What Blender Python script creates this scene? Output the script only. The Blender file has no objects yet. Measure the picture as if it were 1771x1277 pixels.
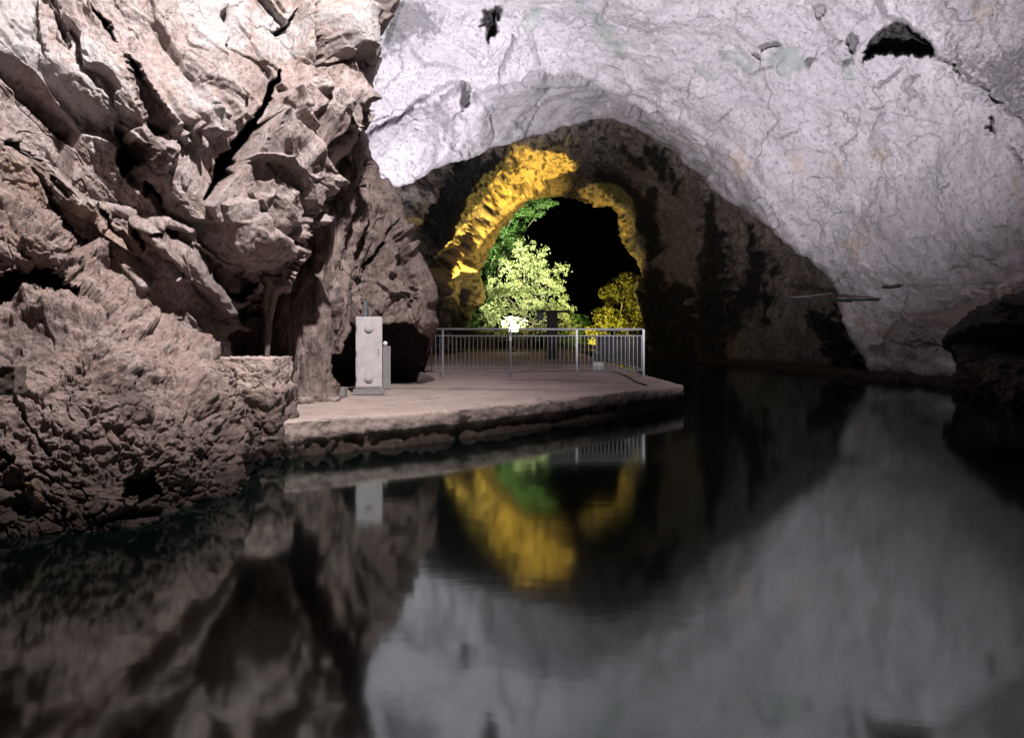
import bpy, bmesh, math, random
import numpy as np
from mathutils import Vector, Matrix

C = bpy.context.scene.collection
scene = bpy.context.scene
rad = math.radians

# ------------------------------------------------------------------ camera
F, CX, HY, CAM_H = 1180.7, 885.5, 579.0, 1.55
cam_d = bpy.data.cameras.new('camera')
cam_d.sensor_width = 36.0
cam_d.lens = 36.0 * F / 1771.0
cam_d.shift_y = -(1277 / 2 - HY) / 1771.0
cam_d.clip_start, cam_d.clip_end = 0.05, 600
cam = bpy.data.objects.new('camera', cam_d)
cam.location = (0, 0, CAM_H)
cam.rotation_euler = (rad(90), 0, 0)
C.objects.link(cam)
scene.camera = cam

# ------------------------------------------------------------------ night sky
world = bpy.data.worlds.new('World')
scene.world = world
world.use_nodes = True
wn = world.node_tree
bg = wn.nodes['Background']
sky = wn.nodes.new('ShaderNodeTexSky')
sky.sky_type = 'NISHITA'
sky.sun_disc = False
sky.sun_elevation = rad(4)
sky.sun_rotation = rad(200)
wn.links.new(sky.outputs[0], bg.inputs[0])
bg.inputs[1].default_value = 0.00006

# ------------------------------------------------------------------ cave lamps
def aim(o, target):
    d = Vector(target) - Vector(o.location)
    o.rotation_euler = d.to_track_quat('-Z', 'Y').to_euler()

def spot(name, loc, target, power, color, angle=120, blend=0.6, radius=0.25):
    d = bpy.data.lights.new(name, 'SPOT')
    d.energy, d.color = power, color
    d.spot_size, d.spot_blend, d.shadow_soft_size = rad(angle), blend, radius
    o = bpy.data.objects.new(name, d)
    o.location = loc
    aim(o, target)
    C.objects.link(o)
    return o

WHITE = (0.98, 0.94, 0.985)
spot('cave_lamp_high', (0.2, 3.8, 10.6), (-4.8, 8.9, 3.4), 11500, (1.0, 0.94, 0.93), 80, 0.85, 0.15)
spot('cave_lamp_wall', (3.0, 9.0, 0.9), (4.8, 21.0, 12.2), 18500, WHITE, 100, 1.0, 0.3)
spot('cave_lamp_hidden', (-6.0, 20.5, 1.0), (-4.0, 25.2, 9.8), 9000, (0.97, 0.95, 1.0), 74, 0.9, 0.25)
spot('mouth_lamp_roof', (-2.0, 38.0, 0.7), (-1.0, 38.3, 11.0), 30000, (1.0, 0.72, 0.15), 48, 0.12, 0.12)
spot('mouth_lamp_east', (5.6, 47.0, 0.7), (-1.6, 45.0, 7.5), 8500, (1.0, 0.76, 0.2), 76, 0.4, 0.12)
spot('mouth_lamp_jamb', (1.6, 47.2, 0.7), (6.2, 46.6, 9.2), 9000, (1.0, 0.76, 0.18), 27, 0.3, 0.12)
spot('tree_lamp_beam', (0.09, 42.0, 1.95), (0.7, 53.0, 5.4), 88000, (0.95, 1.0, 0.70), 62, 0.7, 0.15)
spot('shrub_lamp_beam', (5.4, 46.5, 0.8), (7.6, 50.0, 3.0), 4500, (1.0, 0.84, 0.2), 110, 0.6, 0.15)

scene.view_settings.view_transform = 'Standard'
scene.view_settings.look = 'None'
scene.view_settings.exposure = 0.0
scene.view_settings.gamma = 1.0
scene.cycles.max_bounces = 6
scene.cycles.diffuse_bounces = 2
scene.cycles.use_denoising = True
scene.cycles.sample_clamp_indirect = 4.0

# ------------------------------------------------------------------ noise
def _h(ix, iy, iz, seed):
    h = (ix.astype(np.int64) * 374761393 + iy.astype(np.int64) * 668265263
         + iz.astype(np.int64) * 2147483647 + seed * 1274126177) & 0xffffffff
    h = ((h ^ (h >> 13)) * 1274126177) & 0xffffffff
    h = ((h ^ (h >> 16)) * 2246822519) & 0xffffffff
    return h ^ (h >> 15)

def _r(h):
    return (h & 0xffff) / 65535.0

def vnoise(p, seed=0):
    """gradient noise in about -1..1 for an (N,3) array"""
    i = np.floor(p).astype(np.int64)
    f = p - i
    u = f * f * f * (f * (f * 6 - 15) + 10)
    out = 0
    for dx in (0, 1):
        wx = u[:, 0] if dx else 1 - u[:, 0]
        for dy in (0, 1):
            wy = u[:, 1] if dy else 1 - u[:, 1]
            for dz in (0, 1):
                wz = u[:, 2] if dz else 1 - u[:, 2]
                h = _h(i[:, 0] + dx, i[:, 1] + dy, i[:, 2] + dz, seed)
                gx = (h & 1023) / 511.5 - 1
                gy = ((h >> 10) & 1023) / 511.5 - 1
                gz = ((h >> 20) & 1023) / 511.5 - 1
                out = out + wx * wy * wz * (gx * (f[:, 0] - dx) + gy * (f[:, 1] - dy) + gz * (f[:, 2] - dz))
    return out * 1.4

def fbm(p, octv=5, lac=2.03, gain=0.5, seed=0):
    a, s, out = 1.0, 1.0, 0
    for k in range(octv):
        out = out + a * vnoise(p * s + 17.3 * k, seed + k)
        a *= gain
        s *= lac
    return out

def ridged(p, octv=4, lac=2.1, gain=0.5, seed=0):
    a, s, out, prev = 1.0, 1.0, 0, 1.0
    for k in range(octv):
        n = 1 - np.abs(vnoise(p * s + 9.1 * k, seed + k)) * 1.6
        n = np.clip(n, 0, 1) ** 2
        out = out + a * n * prev
        prev = n
        a *= gain
        s *= lac
    return out

def worley(p, seed=0, facets=False, joint=0.16):
    i = np.floor(p).astype(np.int64)
    f = p - i
    n = len(p)
    f1 = np.full(n, 9.0)
    f2 = np.full(n, 9.0)
    val = np.zeros(n)
    for dx in (-1, 0, 1):
        for dy in (-1, 0, 1):
            for dz in (-1, 0, 1):
                h = _h(i[:, 0] + dx, i[:, 1] + dy, i[:, 2] + dz, seed)
                ox = dx + (h & 255) / 255.0 - f[:, 0]
                oy = dy + ((h >> 8) & 255) / 255.0 - f[:, 1]
                oz = dz + ((h >> 16) & 255) / 255.0 - f[:, 2]
                d = np.sqrt(ox * ox + oy * oy + oz * oz)
                near = d < f1
                f2 = np.where(near, f1, np.minimum(f2, d))
                f1 = np.where(near, d, f1)
                if facets:
                    h2 = _h(i[:, 0] + dx, i[:, 1] + dy, i[:, 2] + dz, seed + 77)
                    t = ((h2 & 255) / 127.5 - 1) * ox + (((h2 >> 8) & 255) / 127.5 - 1) * oy \
                        + (((h2 >> 16) & 255) / 127.5 - 1) * oz + (((h2 >> 24) & 255) / 255.0 - 0.5)
                    val = np.where(near, t, val)
    return (f1, f2, val * sstep(0.0, joint, f2 - f1))

def sstep(a, b, x):
    t = np.clip((x - a) / (b - a), 0, 1)
    return t * t * (3 - 2 * t)

# ------------------------------------------------------------------ rock sculpting
def P(px, py, D):
    """a point seen at photograph pixel (px, py), D metres in front of the camera"""
    return Vector(((px - CX) / F * D, D, CAM_H + (HY - py) / F * D))

def seg_dist(u, v, pts, widths=None):
    best = np.full(u.shape, 1e9)
    wid = np.ones(u.shape)
    for k in range(len(pts) - 1):
        (x0, y0), (x1, y1) = pts[k], pts[k + 1]
        dx, dy = x1 - x0, y1 - y0
        t = np.clip(((u - x0) * dx + (v - y0) * dy) / (dx * dx + dy * dy + 1e-9), 0, 1)
        d = np.hypot(u - x0 - t * dx, v - y0 - t * dy)
        m = d < best
        best = np.where(m, d, best)
        if widths is not None:
            wid = np.where(m, widths[k] + (widths[k + 1] - widths[k]) * t, wid)
    return best, wid

def poly_sdf(u, v, pts):
    d, _ = seg_dist(u, v, pts + [pts[0]])
    inside = np.zeros(u.shape, bool)
    n = len(pts)
    for k in range(n):
        (x0, y0), (x1, y1) = pts[k], pts[(k + 1) % n]
        if y0 == y1:
            continue
        c = ((y0 > v) != (y1 > v)) & (u < (x1 - x0) * (v - y0) / (y1 - y0) + x0)
        inside ^= c
    return np.where(inside, d, -d)

def tps(ctrl):
    """thin plate spline of inverse distance (a plane in space stays a plane)"""
    c = np.array(ctrl, float)
    X = c[:, :2] / 500.0
    w = 1.0 / c[:, 2]
    n = len(X)
    r = np.linalg.norm(X[:, None] - X[None], axis=2)
    K = np.where(r > 0, r * r * np.log(r + 1e-12), 0)
    K += np.eye(n) * 0.004
    A = np.zeros((n + 3, n + 3))
    A[:n, :n] = K
    A[:n, n] = 1
    A[:n, n + 1:] = X
    A[n, :n] = 1
    A[n + 1:, :n] = X.T
    s = np.linalg.solve(A, np.concatenate([w, np.zeros(3)]))
    def f(u, v):
        q = np.stack([u, v], -1) / 500.0
        out = s[n] + q[..., 0] * s[n + 1] + q[..., 1] * s[n + 2]
        for k in range(n):
            rr = np.hypot(q[..., 0] - X[k, 0], q[..., 1] - X[k, 1])
            out = out + s[k] * np.where(rr > 0, rr * rr * np.log(rr + 1e-12), 0)
        return 1.0 / np.clip(out, 1 / 70.0, 1 / 2.5)
    return f

def mesh_np(name, verts, faces, mat, mask=None, parent=None, smooth=True):
    me = bpy.data.meshes.new(name)
    nv, nf = len(verts), len(faces)
    me.vertices.add(nv)
    me.vertices.foreach_set('co', np.asarray(verts, np.float32).ravel())
    k = faces.shape[1]
    me.loops.add(nf * k)
    me.loops.foreach_set('vertex_index', np.asarray(faces, np.int32).ravel())
    me.polygons.add(nf)
    me.polygons.foreach_set('loop_start', np.arange(0, nf * k, k, dtype=np.int32))
    me.polygons.foreach_set('loop_total', np.full(nf, k, np.int32))
    me.polygons.foreach_set('use_smooth', np.full(nf, smooth))
    if mask is not None:
        at = me.color_attributes.new('mask', 'FLOAT_COLOR', 'POINT')
        at.data.foreach_set('color', np.asarray(mask, np.float32).ravel())
    me.materials.append(mat)
    me.update(calc_edges=True)
    o = bpy.data.objects.new(name, me)
    C.objects.link(o)
    if parent:
        o.parent = parent
    return o

class Relief:
    """a rock mass: a real surface in space, sculpted in metres along its own normals"""
    def __init__(self, u0, u1, v0, v1, step, ctrl, outline, hole=None, warp=4.0, seed=1, roll=14, roll_depth=0.5,
                 skirt=0.12, edge_noise=3.0, inverse=False):
        nu, nv = int((u1 - u0) / step) + 1, int((v1 - v0) / step) + 1
        uu, vv = np.meshgrid(np.linspace(u0, u1, nu), np.linspace(v0, v1, nv))
        self.shape = uu.shape
        u, v = uu.ravel(), vv.ravel()
        q = np.stack([u / 55, v / 55, np.full(u.shape, seed * 3.7)], -1)
        wu = fbm(q, 4, seed=seed) * warp
        wv = fbm(q + 31.7, 4, seed=seed + 5) * warp
        self.u, self.v = u + wu * 1.6, v + wv * 1.6          # warped coordinates for the sculpting strokes
        eu, ev = u + wu / max(warp, 1e-6) * edge_noise, v + wv / max(warp, 1e-6) * edge_noise
        sd = poly_sdf(eu, ev, outline)
        if hole is not None:
            sd = np.minimum(sd, -poly_sdf(eu, ev, hole))
        self.sd = sd
        g = sd.reshape(self.shape)
        gy, gx = np.gradient(g, step)
        gx, gy = gx.ravel(), gy.ravel()
        gl = np.maximum(np.hypot(gx, gy), 0.3)
        f = tps(ctrl)
        out = np.minimum(sd, 0)
        nring = 9
        lim = -nring * step
        inset = np.where(sd < 0, -sd * 1.35, 0)
        uc, vc = u + gx / gl * inset, v + gy / gl * inset
        D = f(uc, vc)
        t = np.clip(sd / roll, 0, 1)
        D = D + roll_depth * (1 - np.sqrt(np.clip(1 - (1 - t) ** 2, 0, 1)))
        D = D + (-out) * skirt
        self.D0 = D
        self.keep = sd > lim
        self.base = np.stack([(uc - CX) / F * D, D, CAM_H + (HY - vc) / F * D], -1)
        B = self.base.reshape(self.shape + (3,))
        fu = f(u, v)
        S = np.stack([(u - CX) / F * fu, fu, CAM_H + (HY - v) / F * fu], -1).reshape(self.shape + (3,))
        du = np.gradient(S, axis=1)
        dv = np.gradient(S, axis=0)
        n = np.cross(du, dv)
        n /= np.linalg.norm(n, axis=-1, keepdims=True) + 1e-12
        n = n.reshape(-1, 3)
        flip = np.sum(n * (self.base - np.array([0, 0, CAM_H])), -1) > 0
        n[flip] *= -1
        self.n = n
        self.w = S.reshape(-1, 3)          # world position of the smooth surface, for the noise
        self.disp = np.zeros(len(u))
        self.vdisp = np.zeros(len(u))
        q = np.stack([u / 13, v / 13, np.full(u.shape, seed * 1.7)], -1)
        self.gu = self.u + 5.0 * fbm(q, 4, gain=0.6, seed=seed + 50)
        self.gv = self.v + 5.0 * fbm(q + 11.3, 4, gain=0.6, seed=seed + 51)
        self.mask = np.zeros((len(u), 4))
        self.mask[:, 3] = 1

    # strokes -----------------------------------------------------------
    def groove(self, pts, w, depth, dark=0.0):
        ws = w if isinstance(w, (list, tuple)) else [w] * len(pts)
        d, wid = seg_dist(self.gu, self.gv, pts, ws)
        k = np.clip((1 - d / wid) / 0.6, 0, 1)
        k = k * k * (3 - 2 * k)
        self.disp -= depth * k
        if dark:  # shade inside the groove painted into the mask
            self.mask[:, 0] = np.maximum(self.mask[:, 0], dark * sstep(0.15, 0.6, k))
    def ridge(self, pts, w, height):
        ws = w if isinstance(w, (list, tuple)) else [w] * len(pts)
        d, wid = seg_dist(self.u, self.v, pts, ws)
        k = np.sqrt(np.clip(1 - (d / wid) ** 2, 0, 1))
        self.disp += height * k
    def hollow(self, pts, depth, edge=4.0, dark=0.0):
        s = poly_sdf(self.gu, self.gv, pts)
        k = sstep(-edge * 0.3, edge, s)
        self.vdisp += depth * k
        if dark:  # paints the recess dark, as its shade
            self.mask[:, 0] = np.maximum(self.mask[:, 0], dark * k)
    def block(self, pts, height, edge=5.0, tilt=(0, 0), dark=0.0):
        s = poly_sdf(self.u, self.v, pts)
        k = sstep(-edge * 0.3, edge, s)
        c = np.mean(np.array(pts), 0)
        self.disp += k * (height + tilt[0] * (self.u - c[0]) / 100 + tilt[1] * (self.v - c[1]) / 100)
        if dark:  # shade of a sunken block goes into the mask
            self.mask[:, 0] = np.maximum(self.mask[:, 0], dark * k)
    def half(self, pts, height, edge=6.0, side=1, fade=150.0):
        """step along a line: everything on one side is moved, fading away from it"""
        d, _ = seg_dist(self.u, self.v, pts)
        x0, y0 = pts[0]
        x1, y1 = pts[-1]
        sg = np.sign((self.u - x0) * (y1 - y0) - (self.v - y0) * (x1 - x0)) * side
        self.vdisp -= height * sstep(-edge * 0.3, edge, sg * d) * (1 - sstep(fade * 0.4, fade, d))
    def paint(self, ch, pts, soft=10, amount=1.0, grain=0.0, scale=14.0):
        s = poly_sdf(self.u, self.v, pts)
        if grain:
            s = s + grain * fbm(np.stack([self.u / scale, self.v / scale, np.full(self.u.shape, 3.3)], -1), 4, seed=40 + ch)
        self.mask[:, ch] = np.maximum(self.mask[:, ch], amount * sstep(-soft, soft, s))
    def streak(self, ch, pts, w, amount=1.0, grain=0.0):
        ws = w if isinstance(w, (list, tuple)) else [w] * len(pts)
        d, wid = seg_dist(self.u, self.v, pts, ws)
        if grain:
            d = d + grain * fbm(np.stack([self.u / 9, self.v / 22, np.full(self.u.shape, 5.3)], -1), 4, seed=60 + ch)
        self.mask[:, ch] = np.maximum(self.mask[:, ch], amount * (1 - sstep(0.4, 1.0, d / wid)))

    def build(self, name, mat, parent=None):
        ray = self.base - np.array([0, 0, CAM_H])
        ray /= np.linalg.norm(ray, axis=1, keepdims=True)
        pos = self.base + self.n * self.disp[:, None] + ray * self.vdisp[:, None]
        h, w = self.shape
        idx = np.arange(h * w).reshape(h, w)
        a, b, c, d = idx[:-1, :-1], idx[:-1, 1:], idx[1:, 1:], idx[1:, :-1]
        k = self.keep
        ok = k[a] & k[b] & k[c] & k[d]
        faces = np.stack([a[ok], b[ok], c[ok], d[ok]], -1)
        used = np.unique(faces)
        remap = np.full(h * w, -1)
        remap[used] = np.arange(len(used))
        return mesh_np(name, pos[used], remap[faces], mat, self.mask[used], parent)

# ------------------------------------------------------------------ materials
class NT:
    def __init__(self, name):
        self.m = bpy.data.materials.new(name)
        self.m.use_nodes = True
        self.t = self.m.node_tree
        self.b = self.t.nodes['Principled BSDF']
    def new(self, kind, **kw):
        n = self.t.nodes.new(kind)
        for k, v in kw.items():
            setattr(n, k, v)
        return n
    def link(self, a, b):
        self.t.links.new(a, b)
    def noise(self, vec, scale, detail=6, rough=0.55, dist=0.0):
        n = self.new('ShaderNodeTexNoise')
        n.inputs['Scale'].default_value = scale
        n.inputs['Detail'].default_value = detail
        n.inputs['Roughness'].default_value = rough
        n.inputs['Distortion'].default_value = dist
        self.link(vec, n.inputs['Vector'])
        return n.outputs['Fac']
    def ramp(self, fac, stops):
        r = self.new('ShaderNodeValToRGB')
        el = r.color_ramp.elements
        while len(el) < len(stops):
            el.new(0.5)
        for e, (p, c) in zip(el, stops):
            e.position = p
            e.color = (c, c, c, 1) if isinstance(c, (int, float)) else (*c, 1)
        self.link(fac, r.inputs[0])
        return r.outputs[0]
    def mix(self, fac, a, b, mode='MIX'):
        n = self.new('ShaderNodeMix', data_type='RGBA', blend_type=mode)
        for s, val in ((n.inputs[0], fac), (n.inputs[6], a), (n.inputs[7], b)):
            if isinstance(val, (int, float)):
                s.default_value = val
            elif isinstance(val, tuple):
                s.default_value = (*val, 1)
            else:
                self.link(val, s)
        return n.outputs[2]
    def math(self, op, a, b=0.0):
        n = self.new('ShaderNodeMath', operation=op)
        for s, val in ((n.inputs[0], a), (n.inputs[1], b)):
            if isinstance(val, (int, float)):
                s.default_value = val
            else:
                self.link(val, s)
        return n.outputs[0]

def rock_mat(name, cols, scale=1.0, dark=(0.012, 0.011, 0.011), green=(0.20, 0.27, 0.23), ochre=(0.45, 0.31, 0.17),
             speck=0.5, bump=0.03, wet=True, rough=0.85, crack=0.5, crack_scale=0.9, stretch=(1, 1, 1), streak=0.5, dip=0.0, tide=0.5):
    n = NT(name)
    geo = n.new('ShaderNodeNewGeometry')
    mp = n.new('ShaderNodeMapping')
    mp.inputs['Scale'].default_value = stretch
    n.link(geo.outputs['Position'], mp.inputs[0])
    pos = mp.outputs[0]
    big = n.noise(pos, 0.35 * scale, 5, 0.6, 0.6)
    mid = n.noise(pos, 1.7 * scale, 8, 0.68, 0.5)
    fine = n.noise(pos, 10.0 * scale, 8, 0.75)
    tiny = n.noise(pos, 26.0 * scale, 4, 0.8)
    col = n.mix(n.ramp(big, [(0.35, 0), (0.65, 1)]), cols[0], cols[1])
    col = n.mix(n.ramp(mid, [(0.44, 0), (0.66, 0.9)]), col, cols[2])
    col = n.mix(n.ramp(mid, [(0.30, 0.5), (0.45, 0)]), col, tuple(c * 0.6 for c in cols[1]))
    col = n.mix(n.ramp(fine, [(0.34, 0.85 * speck), (0.47, 0.0)]), col, cols[3])
    # scratchy streaks along the bedding, and pin holes
    m2 = n.new('ShaderNodeMapping', vector_type='POINT')
    m2.inputs['Rotation'].default_value = (0, dip, 0)
    n.link(geo.outputs['Position'], m2.inputs[0])
    m3 = n.new('ShaderNodeMapping')
    m3.inputs['Scale'].default_value = (9 * scale, 7 * scale, 1.6 * scale)
    n.link(m2.outputs[0], m3.inputs[0])
    stn = n.noise(m3.outputs[0], 1.0, 6, 0.7, 0.3)
    col = n.mix(n.ramp(stn, [(0.34, 0.7 * streak), (0.46, 0)]), col, tuple(c * 0.35 for c in cols[1]))
    col = n.mix(n.ramp(stn, [(0.54, 0), (0.66, 0.7 * streak)]), col, tuple(min(1, c * 1.35) for c in cols[2]))
    pv = n.new('ShaderNodeTexVoronoi')
    pv.inputs['Scale'].default_value = 11 * scale
    n.link(pos, pv.inputs['Vector'])
    pin = n.math('MULTIPLY', n.ramp(pv.outputs['Distance'], [(0.10, 1), (0.26, 0)]), n.math('MULTIPLY', n.ramp(mid, [(0.46, 0), (0.60, 1)]), n.ramp(big, [(0.44, 0.1), (0.62, 1)])))
    col = n.mix(n.math('MULTIPLY', pin, 0.8 * speck), col, cols[3])
    col = n.mix(n.ramp(fine, [(0.53, 0.0), (0.68, 0.5)]), col, tuple(min(1, c * 1.4) for c in cols[0]))
    spk = n.math('MULTIPLY', n.ramp(tiny, [(0.32, 1), (0.40, 0.0)]), n.ramp(mid, [(0.40, 0.15), (0.60, 1)]))
    col = n.mix(n.math('MULTIPLY', spk, speck), col, cols[3])
    # hairline cracks
    wv = n.new('ShaderNodeTexNoise')
    wv.inputs['Scale'].default_value = 1.6 * scale
    wv.inputs['Detail'].default_value = 6
    n.link(pos, wv.inputs['Vector'])
    wp = n.new('ShaderNodeVectorMath', operation='MULTIPLY_ADD')
    n.link(wv.outputs['Color'], wp.inputs[0])
    wp.inputs[1].default_value = (1.1 / scale,) * 3
    n.link(pos, wp.inputs[2])
    vor = n.new('ShaderNodeTexVoronoi', feature='DISTANCE_TO_EDGE')
    vor.inputs['Scale'].default_value = crack_scale * scale
    n.link(wp.outputs[0], vor.inputs['Vector'])
    line = n.math('MULTIPLY', n.ramp(vor.outputs['Distance'], [(0.002, 1), (0.014, 0)]), n.ramp(n.noise(pos, 0.8 * scale, 5, 0.6), [(0.53, 0), (0.62, 1)]))
    col = n.mix(n.math('MULTIPLY', line, crack), col, cols[3])
    at = n.new('ShaderNodeAttribute', attribute_name='mask')
    sep = n.new('ShaderNodeSeparateColor')
    n.link(at.outputs['Color'], sep.inputs[0])
    # edges of stains and painted shade broken up by the grain of the stone
    def grain(ch):
        g = n.math('ADD', ch, n.math('MULTIPLY', n.math('SUBTRACT', fine, 0.5), n.math('MULTIPLY', n.ramp(ch, [(0.02, 0), (0.25, 1)]), 1.6)))
        cl = n.new('ShaderNodeClamp')
        n.link(g, cl.inputs[0])
        return cl.outputs[0]
    col = n.mix(grain(sep.outputs[1]), col, green)
    col = n.mix(grain(sep.outputs[2]), col, ochre)
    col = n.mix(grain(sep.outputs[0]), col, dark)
    if wet:
        sx = n.new('ShaderNodeSeparateXYZ')
        n.link(geo.outputs['Position'], sx.inputs[0])
        z = n.math('ADD', sx.outputs[2], n.math('MULTIPLY', n.math('SUBTRACT', mid, 0.5), -0.9))
        band = n.new('ShaderNodeMapRange')
        band.inputs[1].default_value, band.inputs[2].default_value = tide, 0.10
        n.link(z, band.inputs[0])
        col = n.mix(band.outputs[0], col, (0.026, 0.016, 0.012))
    n.link(col, n.b.inputs['Base Color'])
    n.b.inputs['Roughness'].default_value = rough
    n.b.inputs['Specular IOR Level'].default_value = 0.25
    hgt = n.math('ADD', n.math('ADD', fine, n.math('MULTIPLY', mid, 1.6)), n.math('MULTIPLY', tiny, 0.35))
    hgt = n.math('ADD', hgt, n.math('MULTIPLY', stn, 1.2 * streak))
    hgt = n.math('SUBTRACT', hgt, n.math('ADD', n.math('MULTIPLY', line, crack), n.math('MULTIPLY', pin, 0.8)))
    bp = n.new('ShaderNodeBump')
    bp.inputs['Strength'].default_value = 1.0
    bp.inputs['Distance'].default_value = bump
    n.link(hgt, bp.inputs['Height'])
    n.link(bp.outputs[0], n.b.inputs['Normal'])
    return n.m

M = {}
M['vault'] = rock_mat('vault_limestone', [(0.43, 0.405, 0.435), (0.57, 0.515, 0.55), (0.36, 0.345, 0.37), (0.05, 0.045, 0.05)], 0.8, speck=0.8, bump=0.045, crack=0.4, crack_scale=0.3, streak=0.28, dip=rad(38))
M['left'] = rock_mat('left_limestone', [(0.42, 0.335, 0.315), (0.355, 0.27, 0.245), (0.49, 0.42, 0.41), (0.045, 0.03, 0.026)], 1.6, speck=0.9, bump=0.05, crack=0.4, crack_scale=0.8, stretch=(1.0, 1.0, 0.7), streak=0.8, dip=rad(-32), green=(0.52, 0.495, 0.49), ochre=(0.38, 0.24, 0.15))
M['pillar'] = rock_mat('pillar_limestone', [(0.27, 0.20, 0.18), (0.21, 0.155, 0.135), (0.34, 0.27, 0.25), (0.03, 0.022, 0.02)], 1.5, speck=0.9, bump=0.05, crack=0.5, stretch=(1.1, 1.1, 0.8), streak=0.8, dip=rad(8))
M['boulder'] = rock_mat('boulder_stone', [(0.30, 0.215, 0.19), (0.225, 0.16, 0.14), (0.40, 0.315, 0.295), (0.014, 0.010, 0.009)], 2.2, speck=1.0, bump=0.035, crack=0.8, crack_scale=1.4, streak=0.5, dip=rad(-40), tide=0.95)  # high tide: wet band plus shade painted on the lower front
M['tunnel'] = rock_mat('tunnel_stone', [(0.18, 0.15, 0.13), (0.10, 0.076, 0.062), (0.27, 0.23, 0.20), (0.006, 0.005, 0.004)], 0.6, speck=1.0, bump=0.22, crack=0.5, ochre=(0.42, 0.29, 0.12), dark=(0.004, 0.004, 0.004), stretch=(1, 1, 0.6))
M['undercut_shade'] = rock_mat('undercut_shade_stone', [(0.018, 0.014, 0.013), (0.010, 0.009, 0.008), (0.035, 0.024, 0.021), (0.003, 0.003, 0.003)], 1.2, speck=0.8, bump=0.05, ochre=(0.13, 0.075, 0.055), dark=(0.003, 0.003, 0.003))  # near black: the undercut's shade put into the colour
M['concrete'] = rock_mat('old_concrete', [(0.42, 0.325, 0.295), (0.34, 0.26, 0.235), (0.48, 0.39, 0.36), (0.10, 0.075, 0.062)], 1.8, speck=0.5, bump=0.014, crack=0.7, crack_scale=0.22, streak=0.15)

def plain(name, col, rough=0.5, metal=0.0, var=0.12, scale=18.0, bump=0.0):
    n = NT(name)
    tc = n.new('ShaderNodeTexCoord')
    f = n.noise(tc.outputs['Object'], scale, 6, 0.6)
    d = tuple(c * (1 - var * 2.2) for c in col)
    l = tuple(min(1, c * (1 + var)) for c in col)
    n.link(n.mix(n.ramp(f, [(0.3, 0), (0.7, 1)]), d, l), n.b.inputs['Base Color'])
    n.b.inputs['Roughness'].default_value = rough
    n.b.inputs['Metallic'].default_value = metal
    if bump:
        bp = n.new('ShaderNodeBump')
        bp.inputs['Distance'].default_value = bump
        n.link(f, bp.inputs['Height'])
        n.link(bp.outputs[0], n.b.inputs['Normal'])
    return n.m

M['steel'] = plain('galvanised_steel', (0.27, 0.27, 0.285), 0.5, 0.2, 0.15)
M['cabinet'] = plain('painted_cabinet', (0.46, 0.42, 0.43), 0.5, 0.0, 0.09, 5)
M['cabinet_dark'] = plain('grey_cabinet', (0.22, 0.21, 0.21), 0.55, 0.0, 0.12)
M['bluegrey'] = plain('blue_grey_plastic', (0.13, 0.15, 0.17), 0.5)
M['black'] = plain('black_metal', (0.012, 0.012, 0.013), 0.5)
M['white'] = plain('white_paint', (0.72, 0.70, 0.68), 0.6)
M['timber'] = plain('dark_timber', (0.035, 0.025, 0.020), 0.8, 0, 0.3)
M['wood'] = plain('old_wood', (0.10, 0.072, 0.06), 0.85, 0, 0.3)
M['pole'] = plain('weathered_pole', (0.016, 0.018, 0.017), 0.8, 0, 0.3)
M['fence'] = plain('fence_metal', (0.32, 0.25, 0.14), 0.6, 0.1, 0.3)
M['bark'] = plain('bark', (0.17, 0.145, 0.10), 0.9, 0, 0.35)
M['ground'] = plain('dark_soil', (0.05, 0.042, 0.036), 0.95, 0, 0.4, 1.5, 0.05)

def leaf_mat(name, a, b):
    n = NT(name)
    g = n.new('ShaderNodeNewGeometry')
    n.link(n.mix(g.outputs['Random Per Island'], a, b), n.b.inputs['Base Color'])
    n.b.inputs['Roughness'].default_value = 0.55
    n.b.inputs['Transmission Weight'].default_value = 0.0
    tr = n.new('ShaderNodeBsdfTranslucent')
    n.link(n.mix(g.outputs['Random Per Island'], a, b), tr.inputs[0])
    mx = n.new('ShaderNodeMixShader')
    mx.inputs[0].default_value = 0.35
    n.link(n.b.outputs[0], mx.inputs[1])
    n.link(tr.outputs[0], mx.inputs[2])
    n.link(mx.outputs[0], n.t.nodes['Material Output'].inputs[0])
    return n.m
M['leaf'] = leaf_mat('leaf_pale_green', (0.16, 0.20, 0.06), (0.36, 0.38, 0.19))
M['leaf_dark'] = leaf_mat('leaf_dark_green', (0.04, 0.10, 0.02), (0.09, 0.17, 0.035))
M['leaf_yellow'] = leaf_mat('leaf_yellow_green', (0.10, 0.11, 0.02), (0.20, 0.18, 0.035))

def glow(name, col, strength):
    n = NT(name)
    n.b.inputs['Base Color'].default_value = (*col, 1)
    n.b.inputs['Emission Color'].default_value = (*col, 1)
    n.b.inputs['Emission Strength'].default_value = strength
    return n.m
M['lamp_glass'] = glow('lamp_glass_lit', (0.9, 1.0, 0.85), 60)

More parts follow.
